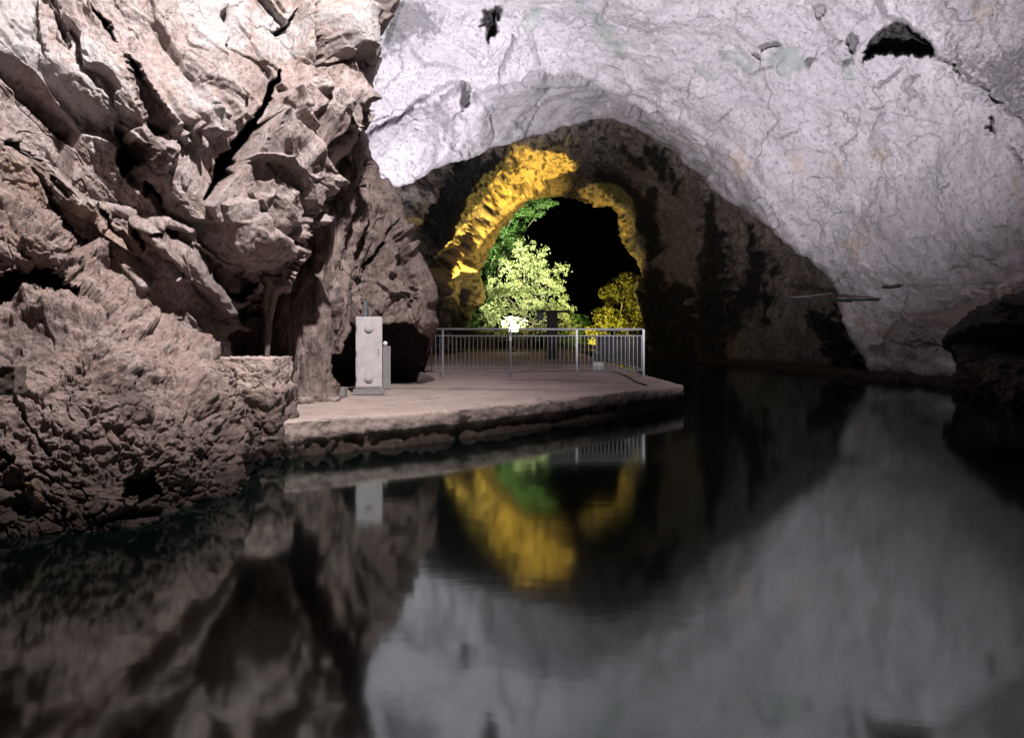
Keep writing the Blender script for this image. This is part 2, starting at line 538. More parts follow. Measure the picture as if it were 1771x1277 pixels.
def water_mat():
    n = NT('cave_water')
    t = n.t
    geo = n.new('ShaderNodeNewGeometry')
    mp = n.new('ShaderNodeMapping')
    mp.inputs['Scale'].default_value = (0.9, 2.2, 1)
    n.link(geo.outputs['Position'], mp.inputs[0])
    h = n.noise(mp.outputs[0], 2.5, 3, 0.5)
    bp = n.new('ShaderNodeBump')
    bp.inputs['Strength'].default_value = 0.05
    bp.inputs['Distance'].default_value = 0.012
    n.link(h, bp.inputs['Height'])
    fr = n.new('ShaderNodeFresnel')
    fr.inputs['IOR'].default_value = 2.6
    gl = n.new('ShaderNodeBsdfGlossy')
    gl.inputs['Roughness'].default_value = 0.075
    gl.inputs['Color'].default_value = (0.80, 0.90, 0.87, 1)
    n.link(bp.outputs[0], gl.inputs['Normal'])
    df = n.new('ShaderNodeBsdfDiffuse')
    df.inputs['Color'].default_value = (0.0006, 0.0022, 0.002, 1)
    mx = n.new('ShaderNodeMixShader')
    n.link(fr.outputs[0], mx.inputs[0])
    n.link(df.outputs[0], mx.inputs[1])
    n.link(gl.outputs[0], mx.inputs[2])
    n.link(mx.outputs[0], t.nodes['Material Output'].inputs[0])
    return n.m
M['water'] = water_mat()

# ------------------------------------------------------------------ tagging and simple shapes
def tag(o, label=None, cat=None, group=None, kind=None):
    for k, v in (('label', label), ('category', cat), ('group', group), ('kind', kind)):
        if v:
            o[k] = v
    return o

def empty(name, loc, rz=0.0):
    o = bpy.data.objects.new(name, None)
    o.location = loc
    o.rotation_euler = (0, 0, rz)
    o.empty_display_size = 0.2
    C.objects.link(o)
    return o

def obj(name, bm, mat, parent=None, smooth=False):
    me = bpy.data.meshes.new(name)
    bm.to_mesh(me)
    bm.free()
    if smooth:
        for p in me.polygons:
            p.use_smooth = True
    me.materials.append(mat)
    o = bpy.data.objects.new(name, me)
    C.objects.link(o)
    if parent:
        o.parent = parent
    return o

def box(bm, c, s, bevel=0.0):
    r = bmesh.ops.create_cube(bm, size=1)
    vs = r['verts']
    for v in vs:
        v.co = Vector((v.co.x * s[0] + c[0], v.co.y * s[1] + c[1], v.co.z * s[2] + c[2]))
    if bevel:
        es = list({e for v in vs for e in v.link_edges})
        bmesh.ops.bevel(bm, geom=es, offset=bevel, segments=2, affect='EDGES')

def tube(bm, pts, radii, seg=10, cap=True):
    pts = [Vector(p) for p in pts]
    rings = []
    for k, p in enumerate(pts):
        d = (pts[min(k + 1, len(pts) - 1)] - pts[max(k - 1, 0)]).normalized()
        a = d.orthogonal().normalized() if k == 0 else (a - d * a.dot(d)).normalized()
        b = d.cross(a)
        r = radii[k] if isinstance(radii, (list, tuple)) else radii
        rings.append([bm.verts.new(p + (a * math.cos(2 * math.pi * i / seg) + b * math.sin(2 * math.pi * i / seg)) * r)
                      for i in range(seg)])
    for r0, r1 in zip(rings, rings[1:]):
        for i in range(seg):
            bm.faces.new((r0[i], r0[(i + 1) % seg], r1[(i + 1) % seg], r1[i]))
    if cap:
        bm.faces.new(rings[0][::-1])
        bm.faces.new(rings[-1])

def rough_box(name, c, s, mat, amp=0.03, scale=6.0, seed=0, sub=26, parent=None, rz=0.0, roundness=0.0, mask0=0.0, taper=0.0):
    """a broken, weathered block: a finely divided box pushed about by noise"""
    vs, fs, off = [], [], 0
    t = np.linspace(-0.5, 0.5, sub)
    A, B = np.meshgrid(t, t)
    A, B = A.ravel(), B.ravel()
    h = np.full(A.shape, 0.5)
    for ax in range(3):
        for sg in (-1, 1):
            q = [None] * 3
            q[ax], q[(ax + 1) % 3], q[(ax + 2) % 3] = h * sg, A * sg, B
            vs.append(np.stack(q, -1))
            idx = np.arange(sub * sub).reshape(sub, sub) + off
            fs.append(np.stack([idx[:-1, :-1], idx[:-1, 1:], idx[1:, 1:], idx[1:, :-1]], -1).reshape(-1, 4))
            off += sub * sub
    v, f = np.concatenate(vs), np.concatenate(fs)
    sph = v / (np.linalg.norm(v, axis=1, keepdims=True) + 1e-9) * 0.62
    v = v * (1 - roundness) + sph * roundness
    n = v / (np.linalg.norm(v, axis=1, keepdims=True) + 1e-9)
    if taper:
        v[:, :2] *= (1 - taper * (v[:, 2:3] + 0.5))
    w = v * np.array(s)
    f1, f2, fac = worley(w * scale + seed * 3.1, seed, True, 0.04)
    d = fbm(w * scale * 0.5 + seed, 6, gain=0.6, seed=seed) * amp + fac * amp * 0.5
    w = w + n * d[:, None]
    ca, sa = math.cos(rz), math.sin(rz)
    x, y = w[:, 0] * ca - w[:, 1] * sa, w[:, 0] * sa + w[:, 1] * ca
    w = np.stack([x + c[0], y + c[1], w[:, 2] + c[2]], -1)
    me_mask = np.zeros((len(w), 4))
    me_mask[:, 0] = mask0
    o = mesh_np(name, w, f, mat, me_mask, parent)
    bm = bmesh.new()
    bm.from_mesh(o.data)
    bmesh.ops.remove_doubles(bm, verts=bm.verts, dist=1e-4)
    bm.to_mesh(o.data)
    bm.free()
    return o

# ================================================================== THE CAVE
STEP = 1.5
# ---------------------------------------------------------------- main vault and right wall
vault_ctrl = [
    (560, 345, 26.5), (620, 335, 27.0), (690, 318, 27.7), (800, 270, 28.5), (900, 238, 29.5), (1060, 200, 30), (1160, 262, 29.5),
    (1226, 325, 28.5), (1293, 372, 27.5), (1387, 437, 25.6), (1442, 505, 24.9), (1500, 648, 24.4),
    (830, 150, 25.6), (920, 110, 24.9), (1010, 125, 25.2), (1100, 165, 25.8), (1156, 188, 25.8), (1254, 262, 25.4), (1320, 348, 25.0),
    (1000, 0, 21.5), (1250, 0, 20.8), (1250, 100, 22.8), (1400, 0, 19.3), (1400, 100, 21.0), (1400, 300, 23.6), (1600, 100, 18.4),
    (1600, 300, 19.6), (1600, 500, 21.0), (1640, 660, 21.6), (1771, 690, 17.0), (1771, 400, 16.8), (1771, 200, 16.4), (1771, 0, 14.8),
    (1771, -120, 13.3), (1400, -120, 16.8), (1100, -120, 18), (800, -120, 18.6), (560, -120, 19), (560, 0, 22.5), (560, 200, 26.4),
    (700, 0, 22.6), (650, 130, 25.6), (640, 250, 27.0), (720, 250, 26.7), (770, 190, 26.6), (850, 0, 21.8),
    (2100, 300, 12.4), (2100, 720, 12.6), (2100, 0, 11.4), (2100, -400, 8.5), (1771, -400, 9.6), (1400, -400, 12), (1100, -400, 13),
    (700, -400, 13.8), (560, -400, 14)]
rim = [(560, 345), (620, 335), (655, 318), (690, 320), (740, 292), (800, 272), (850, 257), (900, 238), (960, 224), (1010, 208), (1060, 200),
       (1097, 221), (1160, 262), (1226, 325), (1293, 372), (1348, 404), (1387, 436), (1418, 470), (1442, 505), (1452, 545), (1478, 600),
       (1500, 640), (1504, 700)]
vault_out = [(545, -430)] + [(545, 345)] + rim + [(1640, 720), (1771, 745), (2120, 800), (2120, -430)]
V = Relief(560, 2100, -400, 760, 2.0, vault_ctrl, vault_out, seed=3, warp=5, roll=9, roll_depth=0.35, skirt=0.16, edge_noise=3.5)
w = V.w
V.disp += 0.28 * fbm(w * 0.33, 4, seed=11)
f1, f2, fac = worley(w * np.array([0.55, 0.55, 0.55]) + 0.5 * fbm(w * 0.6, 3, seed=8)[:, None], 5, True, 0.05)
V.disp += 0.17 * fac
V.disp += 0.035 * fbm(w * 2.2, 5, gain=0.55, seed=21)
f1, f2, fac = worley(w * 1.9 + 0.3 * fbm(w * 2, 3, seed=9)[:, None], 6, True)
V.disp += 0.025 * fac * sstep(-0.2, 0.4, fbm(w * 0.35, 3, seed=77))
f1, f2, _ = worley(w * 2.6, 9)
pit = sstep(0.30, 0.12, f1) * sstep(0.05, 0.4, fbm(w * 0.6, 3, seed=31))
V.disp -= 0.09 * pit
# the arched ledge before the rim
V.ridge([(770, 190), (830, 152), (920, 108), (1010, 118), (1100, 168), (1156, 188), (1254, 262), (1320, 348), (1387, 432)], 16, 0.25)
V.groove([(800, 190), (850, 150), (925, 125), (1010, 136), (1090, 182), (1150, 204)], 14, 0.22)
V.groove([(1320, 345), (1345, 385)], 7, 0.3)
V.ridge([(655, 300), (720, 245), (800, 225)], 55, 0.35)
# hollows and openings, their shade painted dark in the mask
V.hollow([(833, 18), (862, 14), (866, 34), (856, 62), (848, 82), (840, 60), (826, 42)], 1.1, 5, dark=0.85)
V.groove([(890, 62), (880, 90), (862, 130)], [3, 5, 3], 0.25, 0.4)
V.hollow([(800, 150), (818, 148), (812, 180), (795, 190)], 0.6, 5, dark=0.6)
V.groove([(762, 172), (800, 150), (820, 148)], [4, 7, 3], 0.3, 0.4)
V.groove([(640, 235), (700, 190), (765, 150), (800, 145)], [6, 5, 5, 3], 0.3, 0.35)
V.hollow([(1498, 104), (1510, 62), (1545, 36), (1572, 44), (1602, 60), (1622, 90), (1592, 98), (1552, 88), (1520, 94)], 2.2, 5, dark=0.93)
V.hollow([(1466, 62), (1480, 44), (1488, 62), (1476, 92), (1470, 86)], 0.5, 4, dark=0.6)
V.hollow([(1312, 72), (1345, 68), (1352, 80), (1318, 80)], 0.4, 4, dark=0.6)
V.hollow([(1298, 84), (1312, 88), (1318, 104), (1300, 96)], 0.4, 4, dark=0.5)
V.groove([(1425, 80), (1460, 68)], [2, 5], 0.3, 0.5)
V.groove([(1445, 112), (1462, 102), (1480, 100)], [3, 6, 3], 0.3, 0.5)
V.groove([(1395, 112), (1408, 106)], [6, 5], 0.3, 0.7)
V.groove([(1560, 120), (1530, 140), (1510, 152)], [3, 4, 2], 0.15, 0.5)
V.groove([(1590, 126), (1575, 140)], [3, 2], 0.12, 0.4)
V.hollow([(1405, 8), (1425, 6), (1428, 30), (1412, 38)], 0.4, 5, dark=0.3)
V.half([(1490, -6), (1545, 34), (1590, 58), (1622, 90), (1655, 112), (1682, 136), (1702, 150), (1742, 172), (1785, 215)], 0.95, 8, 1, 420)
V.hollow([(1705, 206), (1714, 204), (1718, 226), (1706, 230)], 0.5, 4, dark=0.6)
V.groove([(1744, 250), (1756, 262), (1768, 290)], [3, 8, 6], 0.35, 0.7)
V.block([(1452, 104), (1474, 110), (1484, 132), (1460, 138)], 0.2, 4)
for pts in ([(1446, 190), (1470, 212), (1484, 232), (1478, 244), (1460, 256)], [(1564, 254), (1574, 246), (1600, 236), (1620, 242)],
            [(1612, 340), (1625, 362), (1638, 376)], [(1520, 308), (1516, 328)], [(1350, 240), (1384, 225)], [(1450, 300), (1400, 310)],
            [(1620, 330), (1640, 316)], [(1400, 498), (1440, 490), (1465, 472)], [(1527, 428), (1556, 460)], [(1566, 505), (1560, 530), (1566, 545)],
            [(1240, 215), (1262, 190)], [(1290, 130), (1330, 120)], [(960, 50), (1000, 40), (1030, 50)], [(1640, 470), (1690, 440), (1740, 460)],
            [(1520, 580), (1580, 600), (1630, 602)], [(1580, 590), (1640, 606)], [(1500, 190), (1560, 170)], [(1040, 240), (1120, 215), (1200, 232)],
            [(700, 60), (690, 120), (665, 160)], [(930, 165), (990, 178), (1060, 172)]):
    V.groove(pts, 2.0, 0.06, 0.45)
# ledge low on the wall
V.half([(1470, 548), (1540, 560), (1620, 545), (1700, 512), (1790, 480)], -0.25, 12, 1, 120)
# stains, and shade painted on the arch band
for pts in ([(1008, 18), (1040, 30), (1076, 80), (1070, 100), (1040, 70)], [(1243, 84), (1275, 92), (1300, 112), (1322, 140), (1290, 128)],
            [(1322, 92), (1362, 78), (1396, 110), (1360, 130), (1335, 118)], [(1216, 120), (1236, 120), (1240, 140), (1222, 142)],
            [(1455, 108), (1480, 116), (1484, 136), (1462, 138)], [(905, 30), (935, 25), (930, 60), (905, 70)], [(1545, 74), (1570, 62), (1575, 85)],
            [(990, 0), (1010, 0), (1012, 30)]):
    V.paint(1, pts, 9, 0.5, 16, 10)
for pts in ([(1370, 268), (1390, 275), (1400, 310), (1382, 300)], [(1436, 285), (1455, 284), (1450, 300)], [(1500, 270), (1530, 268), (1525, 285)],
            [(1745, 310), (1775, 320), (1775, 360)], [(1480, 552), (1540, 560), (1620, 545), (1720, 505), (1771, 478), (1771, 500), (1640, 560), (1540, 578), (1480, 575)],
            [(1270, 250), (1300, 290), (1290, 310), (1270, 280)], [(1680, 20), (1710, 25), (1690, 50)], [(1440, 420), (1500, 400), (1490, 430)]):
    V.paint(2, pts, 12, 0.4, 12, 18)
V.paint(0, [(672, 20), (690, 0), (735, 0), (760, 50), (740, 75), (715, 60), (690, 80), (668, 90)], 10, 0.55, 22, 8)
V.streak(0, [(690, 5), (668, 70)], 8, 0.75, 5)
V.paint(0, [(735, 190), (760, 175), (790, 190), (780, 235), (745, 215)], 8, 0.4, 18, 9)
V.paint(0, [(1640, 60), (1700, 90), (1800, 60), (1800, 215), (1740, 170), (1690, 140), (1650, 110)], 18, 0.62, 40, 5)
V.paint(0, [(1520, -30), (1800, -30), (1800, 160), (1690, 120), (1600, 50)], 30, 0.34, 46, 6)
tr = sstep(-20, 30, poly_sdf(V.u, V.v, [(1495, -400), (2200, -400), (2200, 420), (1800, 230), (1702, 152), (1600, 60), (1545, 30), (1490, -10)]))
V.disp += tr * (0.16 * fbm(w * 1.6, 5, gain=0.6, seed=91) + 0.10 * worley(w * 1.3, 92, True, 0.05)[2])
V.paint(0, [(1530, 330), (1600, 350), (1590, 440), (1500, 420), (1480, 370)], 40, 0.22, 20, 30)
V.paint(0, [(830, 160), (920, 118), (1010, 132), (1110, 185), (1130, 225), (1230, 290), (1300, 360), (1290, 372), (1160, 262), (1050, 195), (900, 232), (820, 250)], 14, 0.34, 25, 14)  # arch band: darker speckled rock plus the underside's painted shade
vault = V.build('cave_vault', M['vault'])
tag(vault, kind='structure')

# ---------------------------------------------------------------- tunnel behind the arch
tun_ctrl = [
    (1280, 632, 34.5), (1440, 645, 27.7), (1560, 655, 25.3), (1120, 620, 44), (1110, 560, 46), (1110, 480, 46), (1085, 400, 46.5), (1200, 400, 38),
    (1300, 500, 33.5), (1400, 560, 29.5), (1150, 300, 36), (1250, 350, 33), (1060, 250, 34), (1060, 205, 31), (950, 245, 33), (950, 340, 46),
    (1050, 350, 46.5), (850, 300, 35), (800, 290, 32), (870, 395, 46), (845, 440, 45.5), (822, 560, 44.5), (700, 350, 29.5), (680, 330, 28.7),
    (750, 400, 33), (750, 480, 36), (790, 480, 41), (755, 580, 38), (800, 560, 42.5), (660, 450, 30), (640, 600, 31), (780, 350, 33), (900, 150, 31),
    (1200, 200, 31), (1400, 350, 28.5), (700, 200, 29), (1560, 450, 26.5), (1000, 250, 33.5), (1120, 400, 45.5), (1062, 326, 45.8), (1010, 318, 45.5), (1138, 455, 45)]
mouth = [(796, 690), (796, 600), (806, 560), (824, 525), (822, 475), (837, 453), (854, 417), (870, 390), (890, 371), (913, 348), (936, 338), (975, 340),
         (995, 346), (1035, 351), (1054, 359), (1071, 374), (1076, 410), (1087, 440), (1100, 456), (1107, 473), (1099, 488), (1102, 512), (1110, 542), (1113, 570), (1113, 690)]
tun_out = [(610, 110), (1580, 110), (1580, 700), (610, 700)]
T = Relief(620, 1570, 120, 690, 1.6, tun_ctrl, tun_out, hole=mouth, seed=7, warp=1.5, roll=12, roll_depth=1.2, skirt=0.25, edge_noise=5)
w = T.w
T.disp += 0.5 * fbm(w * 0.35, 4, seed=2)
f1, f2, fac = worley(w * 0.6 + 0.5 * fbm(w * 0.6, 3, seed=8)[:, None], 6, True)
T.disp += 0.30 * fac
T.disp += 0.14 * fbm(w * 1.8, 5, gain=0.6, seed=3)
T.disp += 0.10 * ridged(w * np.array([0.9, 1.3, 0.9]), 4, seed=13)
cosv = np.abs(np.sum(T.n * (w - np.array([0, 0, CAM_H])), -1)) / np.linalg.norm(w - np.array([0, 0, CAM_H]), axis=1)
T.disp *= 0.12 + 0.88 * sstep(0.2, 0.6, cosv)
f1, f2, fac = worley(w * 2.2 + 0.3 * fbm(w * 2, 3, seed=9)[:, None], 12, True)
T.disp += 0.13 * fac
T.disp += 0.07 * fbm(w * 4.5, 4, gain=0.65, seed=53)
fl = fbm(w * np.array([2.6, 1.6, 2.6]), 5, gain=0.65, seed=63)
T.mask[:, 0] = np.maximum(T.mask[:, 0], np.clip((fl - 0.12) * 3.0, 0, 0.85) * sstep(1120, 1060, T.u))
# raised ribs on the left, leading up to the mouth
T.ridge([(748, 500), (775, 470), (815, 430), (850, 380), (890, 335), (940, 320)], [8, 9, 10, 12, 14, 10], 0.5)
T.groove([(740, 480), (790, 420), (830, 370), (870, 310)], [14, 18, 18, 14], 0.5)
T.ridge([(700, 330), (725, 330), (760, 295)], 14, 0.5)
T.groove([(740, 400), (770, 350), (800, 300)], 22, 0.9)
T.ridge([(975, 225), (992, 280), (1000, 310)], [8, 10, 6], 0.15)
T.ridge([(760, 600), (756, 540), (752, 500)], 12, 0.6)
T.ridge([(800, 460), (812, 500), (808, 525)], 14, 0.8)
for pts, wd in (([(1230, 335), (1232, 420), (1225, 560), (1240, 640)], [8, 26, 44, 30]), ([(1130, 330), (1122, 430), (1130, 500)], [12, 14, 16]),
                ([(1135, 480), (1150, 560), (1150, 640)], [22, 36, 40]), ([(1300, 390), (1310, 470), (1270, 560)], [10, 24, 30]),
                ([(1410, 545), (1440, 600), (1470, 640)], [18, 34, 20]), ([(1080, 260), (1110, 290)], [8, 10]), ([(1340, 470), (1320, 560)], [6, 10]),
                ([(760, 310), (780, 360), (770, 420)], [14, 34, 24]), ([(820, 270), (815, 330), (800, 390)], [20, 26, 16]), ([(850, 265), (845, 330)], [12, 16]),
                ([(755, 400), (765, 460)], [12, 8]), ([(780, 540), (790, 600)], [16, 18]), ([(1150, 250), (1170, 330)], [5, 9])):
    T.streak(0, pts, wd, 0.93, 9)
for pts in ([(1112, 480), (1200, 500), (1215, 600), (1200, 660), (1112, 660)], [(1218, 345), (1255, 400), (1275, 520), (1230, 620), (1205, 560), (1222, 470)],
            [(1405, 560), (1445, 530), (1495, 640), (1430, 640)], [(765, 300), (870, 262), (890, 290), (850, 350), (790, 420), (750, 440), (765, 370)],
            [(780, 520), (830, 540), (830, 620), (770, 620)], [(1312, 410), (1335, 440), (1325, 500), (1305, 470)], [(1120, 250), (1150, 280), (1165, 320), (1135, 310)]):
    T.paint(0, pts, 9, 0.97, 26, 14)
T.paint(0, [(1030, 285), (1075, 300), (1130, 350), (1150, 430), (1128, 475), (1112, 425), (1092, 368), (1055, 336), (1030, 322)], 7, 0.98, 9, 8)  # shade painted beside the mouth, leaving a thin yellow-lit rim
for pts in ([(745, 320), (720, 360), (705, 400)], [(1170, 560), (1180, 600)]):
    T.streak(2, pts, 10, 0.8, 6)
T.paint(2, [(880, 250), (985, 235), (1000, 330), (1060, 350), (1090, 430), (1100, 460), (1060, 380), (960, 345), (900, 350), (840, 440), (760, 500), (750, 480), (850, 370)], 12, 0.68, 26, 8)  # ochre painted along the yellow lamplight, brightening the lit patch and lip
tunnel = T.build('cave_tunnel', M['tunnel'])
tag(tunnel, kind='structure')

# ---------------------------------------------------------------- pillar rock behind the cabinet
pil_ctrl = [(620, 330, 13.2), (700, 450, 13.7), (740, 550, 13.9), (700, 660, 14.6), (600, 260, 12.9), (650, 300, 14.0), (480, 550, 12.3), (550, 600, 12.9),
            (400, 400, 12), (400, 650, 12.6), (640, 200, 13.5), (660, 560, 13.5), (680, 620, 14.8), (620, 660, 14.8), (480, 300, 12), (640, 480, 13.3),
            (560, 100, 12.6), (560, 680, 14.2), (450, 600, 12.4)]
pil_out = [(380, 60), (660, 100), (645, 160), (634, 205), (645, 262), (652, 290), (672, 332), (690, 380), (715, 428), (746, 500), (757, 558), (746, 600),
           (727, 632), (712, 664), (706, 690), (380, 700)]
B = Relief(390, 770, 60, 700, 1.3, pil_ctrl, pil_out, seed=15, warp=4, roll=20, roll_depth=0.9, skirt=0.10, edge_noise=3)
w = B.w
B.disp += 0.15 * fbm(w * 0.9, 4, seed=2)
q = np.stack([w[:, 0] * 1.4 - w[:, 2] * 0.3, w[:, 1] * 1.4, w[:, 2] * 0.75], -1)
f1, f2, fac = worley(q + 0.4 * fbm(w * 1.2, 3, seed=8)[:, None], 6, True, 0.06)
B.disp += 0.17 * fac
f1, f2, fac = worley(q * 2.8 + 0.2 * fbm(w * 3, 3, seed=8)[:, None], 16, True)
B.disp += 0.05 * fac
B.disp += 0.045 * fbm(q * 3.0, 5, gain=0.6, seed=3)
B.disp += 0.03 * ridged(q * np.array([2.4, 2.4, 1.4]), 4, seed=13)
B.groove([(678, 388), (655, 430), (634, 475), (612, 530)], [3, 5, 6, 4], 0.35, 0.5)
B.groove([(628, 330), (640, 290), (650, 270)], [4, 7, 4], 0.2)
B.groove([(612, 440), (606, 480), (622, 500)], [8, 10, 6], 0.3)
B.ridge([(660, 320), (690, 388), (726, 460), (748, 520)], [8, 12, 14, 12], 0.22)
B.groove([(690, 410), (700, 470), (720, 520)], [8, 12, 8], 0.22, 0.25)
B.ridge([(600, 340), (590, 420), (606, 500), (616, 560)], [26, 24, 20, 18], 0.35)
B.block([(505, 520), (610, 560), (660, 565), (700, 560), (748, 590), (730, 640), (712, 700), (500, 700)], -0.9, 16, (0, -0.2))
B.block([(395, 525), (450, 525), (460, 560), (450, 640), (395, 640)], -0.4, 26)
B.ridge([(500, 430), (490, 500), (484, 570), (488, 640)], [24, 18, 14, 16], 0.25)
B.ridge([(425, 540), (430, 590), (424, 640)], [10, 12, 14], 0.2)
B.paint(0, [(660, 572), (745, 585), (730, 630), (706, 690), (560, 690), (600, 560), (640, 600)], 12, 0.85, 16, 9)  # shade under the bulge painted dark
B.paint(0, [(395, 525), (510, 530), (530, 640), (395, 640)], 16, 0.25, 24, 12)  # unlit hollow, toned down with painted shade
B.streak(0, [(520, 430), (530, 480), (560, 440)], 16, 0.5, 8)
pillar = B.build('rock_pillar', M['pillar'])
tag(pillar, kind='structure')

# ---------------------------------------------------------------- left wall
left_ctrl = [(690, 0, 11.4), (650, 120, 11.2), (620, 230, 10.9), (545, 330, 10.4), (482, 490, 10.2), (460, 530, 10.3), (0, 0, 7.6), (0, 150, 7.3), (0, 300, 7.4),
             (0, 420, 7.9), (200, 500, 8.7), (150, 320, 8.2), (300, 200, 8.4), (450, 200, 9.5), (400, 500, 9.6), (300, 400, 8.8), (200, 100, 8.1), (400, 60, 9.2),
             (560, 60, 10.3), (400, 600, 10.0), (100, 600, 8.6), (300, 640, 9.2), (450, 400, 9.4), (520, 250, 9.9),
             (0, -400, 8.2), (400, -400, 9.6), (720, -400, 11.4), (-300, 0, 5.4), (-300, 400, 5.8), (-300, -400, 6.4)]
left_out = [(-320, -420), (700, -420), (735, -200), (705, -40), (690, 0), (668, 62), (650, 120), (637, 160), (632, 200), (618, 235), (585, 275), (548, 335), (522, 385),
            (502, 432), (484, 490), (468, 526), (452, 540), (430, 527), (408, 540), (414, 562), (392, 582), (399, 612), (376, 650), (-320, 700)]
L = Relief(-300, 740, -400, 690, 1.35, left_ctrl, left_out, seed=21, warp=4, roll=16, roll_depth=0.55, skirt=0.07, edge_noise=3.5)
w = L.w
L.disp += 0.18 * fbm(w * 0.8, 2, seed=2)
# bedding: dips down to the right in the picture plane
ang = rad(58)
a = w[:, 0] * math.sin(ang) + w[:, 2] * math.cos(ang)
b = w[:, 0] * math.cos(ang) - w[:, 2] * math.sin(ang)
q = np.stack([a * 1.5, w[:, 1] * 1.0, b * 0.55], -1)
f1, f2, fac = worley(q + 0.2 * fbm(w * 1.3, 3, seed=8)[:, None], 16, True, 0.05)
L.disp += 0.27 * fac
f1, f2, fac = worley(q * 2.3 + 0.4 * fbm(w * 2.5, 3, seed=9)[:, None], 17, True, 0.06)
rough = sstep(-0.15, 0.35, fbm(w * 0.7, 3, seed=71))
L.disp += 0.05 * fac
f1, f2, fac = worley(q * 6.5 + 0.2 * fbm(w * 5, 3, seed=10)[:, None], 18, True)
L.disp += 0.022 * fac * rough
L.disp += 0.035 * ridged(q * 2.2, 4, gain=0.5, seed=23) * (0.3 + rough)
L.disp += 0.018 * fbm(q * 7.0, 4, gain=0.6, seed=33) * (0.4 + rough)
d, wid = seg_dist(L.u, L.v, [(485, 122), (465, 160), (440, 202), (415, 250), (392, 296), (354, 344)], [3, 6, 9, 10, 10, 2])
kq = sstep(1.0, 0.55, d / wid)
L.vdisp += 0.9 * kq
L.mask[:, 0] = np.maximum(L.mask[:, 0], 0.96 * kq)  # the crack's shadow painted black along the cut
L.block([(440, 212), (500, 240), (546, 310), (520, 380), (472, 448), (430, 460), (398, 425), (358, 352), (415, 275)], 0.42, 6, (0.15, -0.25))
L.block([(470, 172), (520, 142), (582, 172), (576, 230), (536, 270), (500, 236), (452, 205)], 0.32, 5, (0.12, -0.12))
L.block([(380, 350), (430, 345), (450, 400), (430, 455), (395, 420)], 0.10, 6, (0.05, -0.1))
L.block([(552, 15), (600, -10), (640, 10), (638, 80), (622, 108), (570, 104), (548, 75)], 0.5, 22)
L.groove([(538, 112), (580, 113), (626, 116)], [5, 4, 3], 0.22, 0.2)
L.groove([(545, 10), (540, 60), (543, 108)], [5, 7, 6], 0.3, 0.25)
L.ridge([(534, -20), (530, 60), (528, 110), (530, 168)], [8, 9, 10, 12], 0.2)
L.groove([(482, 54), (500, 42), (518, 24)], [5, 7, 3], 0.3, 0.6)
for x0, y0, x1, y1, h in ((285, 140, 347, 255, .16), (308, 130, 368, 245, .14), (340, 128, 388, 235, .13), (375, 120, 410, 200, .10), (260, 160, 320, 240, .08)):
    L.block([(x0 - 8, y0), (x0 + 6, y0 - 4), ((x0 + x1) / 2 + 12, (y0 + y1) / 2), (x1 + 6, y1 + 4), (x1 - 6, y1 + 10), ((x0 + x1) / 2 - 10, (y0 + y1) / 2 + 6)], h, 6, (0.25, 0.1))
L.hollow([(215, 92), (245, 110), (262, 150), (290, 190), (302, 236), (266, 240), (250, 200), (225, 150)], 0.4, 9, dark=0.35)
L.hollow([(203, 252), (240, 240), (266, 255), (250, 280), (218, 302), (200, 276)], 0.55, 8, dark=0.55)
L.block([(250, 262), (275, 235), (305, 250), (300, 282), (270, 290)], 0.20, 9, (0.2, -0.3))
L.hollow([(158, 12), (190, 40), (207, 72), (176, 52)], 0.3, 6, dark=0.5)
for pts in ([(-40, -60), (60, -60), (75, 60), (120, 110), (180, 190), (205, 250), (165, 265), (110, 200), (40, 120), (-40, 130)],
            [(110, 40), (170, 70), (215, 150), (240, 230), (205, 245), (150, 150), (110, 90)], [(300, -40), (420, -40), (430, 60), (400, 95), (350, 80), (310, 20)],
            [(300, 130), (330, 135), (350, 190), (335, 200)], [(345, 150), (372, 200), (365, 240), (350, 200)], [(290, 190), (330, 250), (345, 262), (320, 262)],
            [(555, 20), (600, 0), (636, 20), (630, 90), (570, 98)], [(430, 20), (520, 10), (520, 90), (450, 90)]):
    L.paint(1, pts, 14, 0.75, 22, 14)
L.paint(1, [(-20, 20), (15, 40), (20, 80), (-20, 90)], 12, 0.4, 12)
L.groove([(66, -10), (68, 50), (82, 102)], [3, 5, 3], 0.12, 0.4)
L.groove([(95, -10), (108, 40), (112, 68)], [6, 8, 4], 0.15, 0.35)
L.half([(2, 128), (28, 148), (46, 186), (76, 216), (112, 250), (150, 282)], -0.18, 6, 1, 110)
L.block([(15, 110), (50, 120), (110, 180), (170, 255), (150, 275), (90, 225), (40, 170)], 0.06, 12)
L.half([(-20, 232), (34, 250), (66, 286), (100, 312), (140, 334)], -0.55, 10, 1, 170)
L.groove([(-10, 240), (34, 254), (66, 292), (104, 322)], [6, 10, 14, 8], 0.3, 0.35)
L.groove([(38, 288), (70, 330), (104, 372)], [5, 9, 5], 0.28, 0.5)
L.groove([(108, 388), (132, 412), (152, 432)], [4, 6, 4], 0.3, 0.6)
L.groove([(172, 348), (184, 370), (192, 392)], [6, 10, 5], 0.3, 0.5)
L.groove([(218, 378), (238, 402), (248, 425)], [4, 7, 4], 0.25, 0.4)
L.groove([(268, 390), (286, 402), (304, 410)], [4, 7, 4], 0.3, 0.5)
L.groove([(250, 312), (268, 330), (280, 345)], [5, 8, 4], 0.3, 0.5)
L.ridge([(240, 372), (300, 430), (345, 470), (385, 530)], [12, 18, 20, 14], 0.32)
L.ridge([(180, 395), (215, 440), (250, 490)], [12, 18, 12], 0.2)
L.ridge([(120, 330), (180, 355), (250, 370), (330, 400)], [12, 14, 14, 8], 0.16)
L.hollow([(345, 430), (385, 455), (440, 480), (420, 525), (392, 520), (360, 470)], 0.4, 10, dark=0.3)
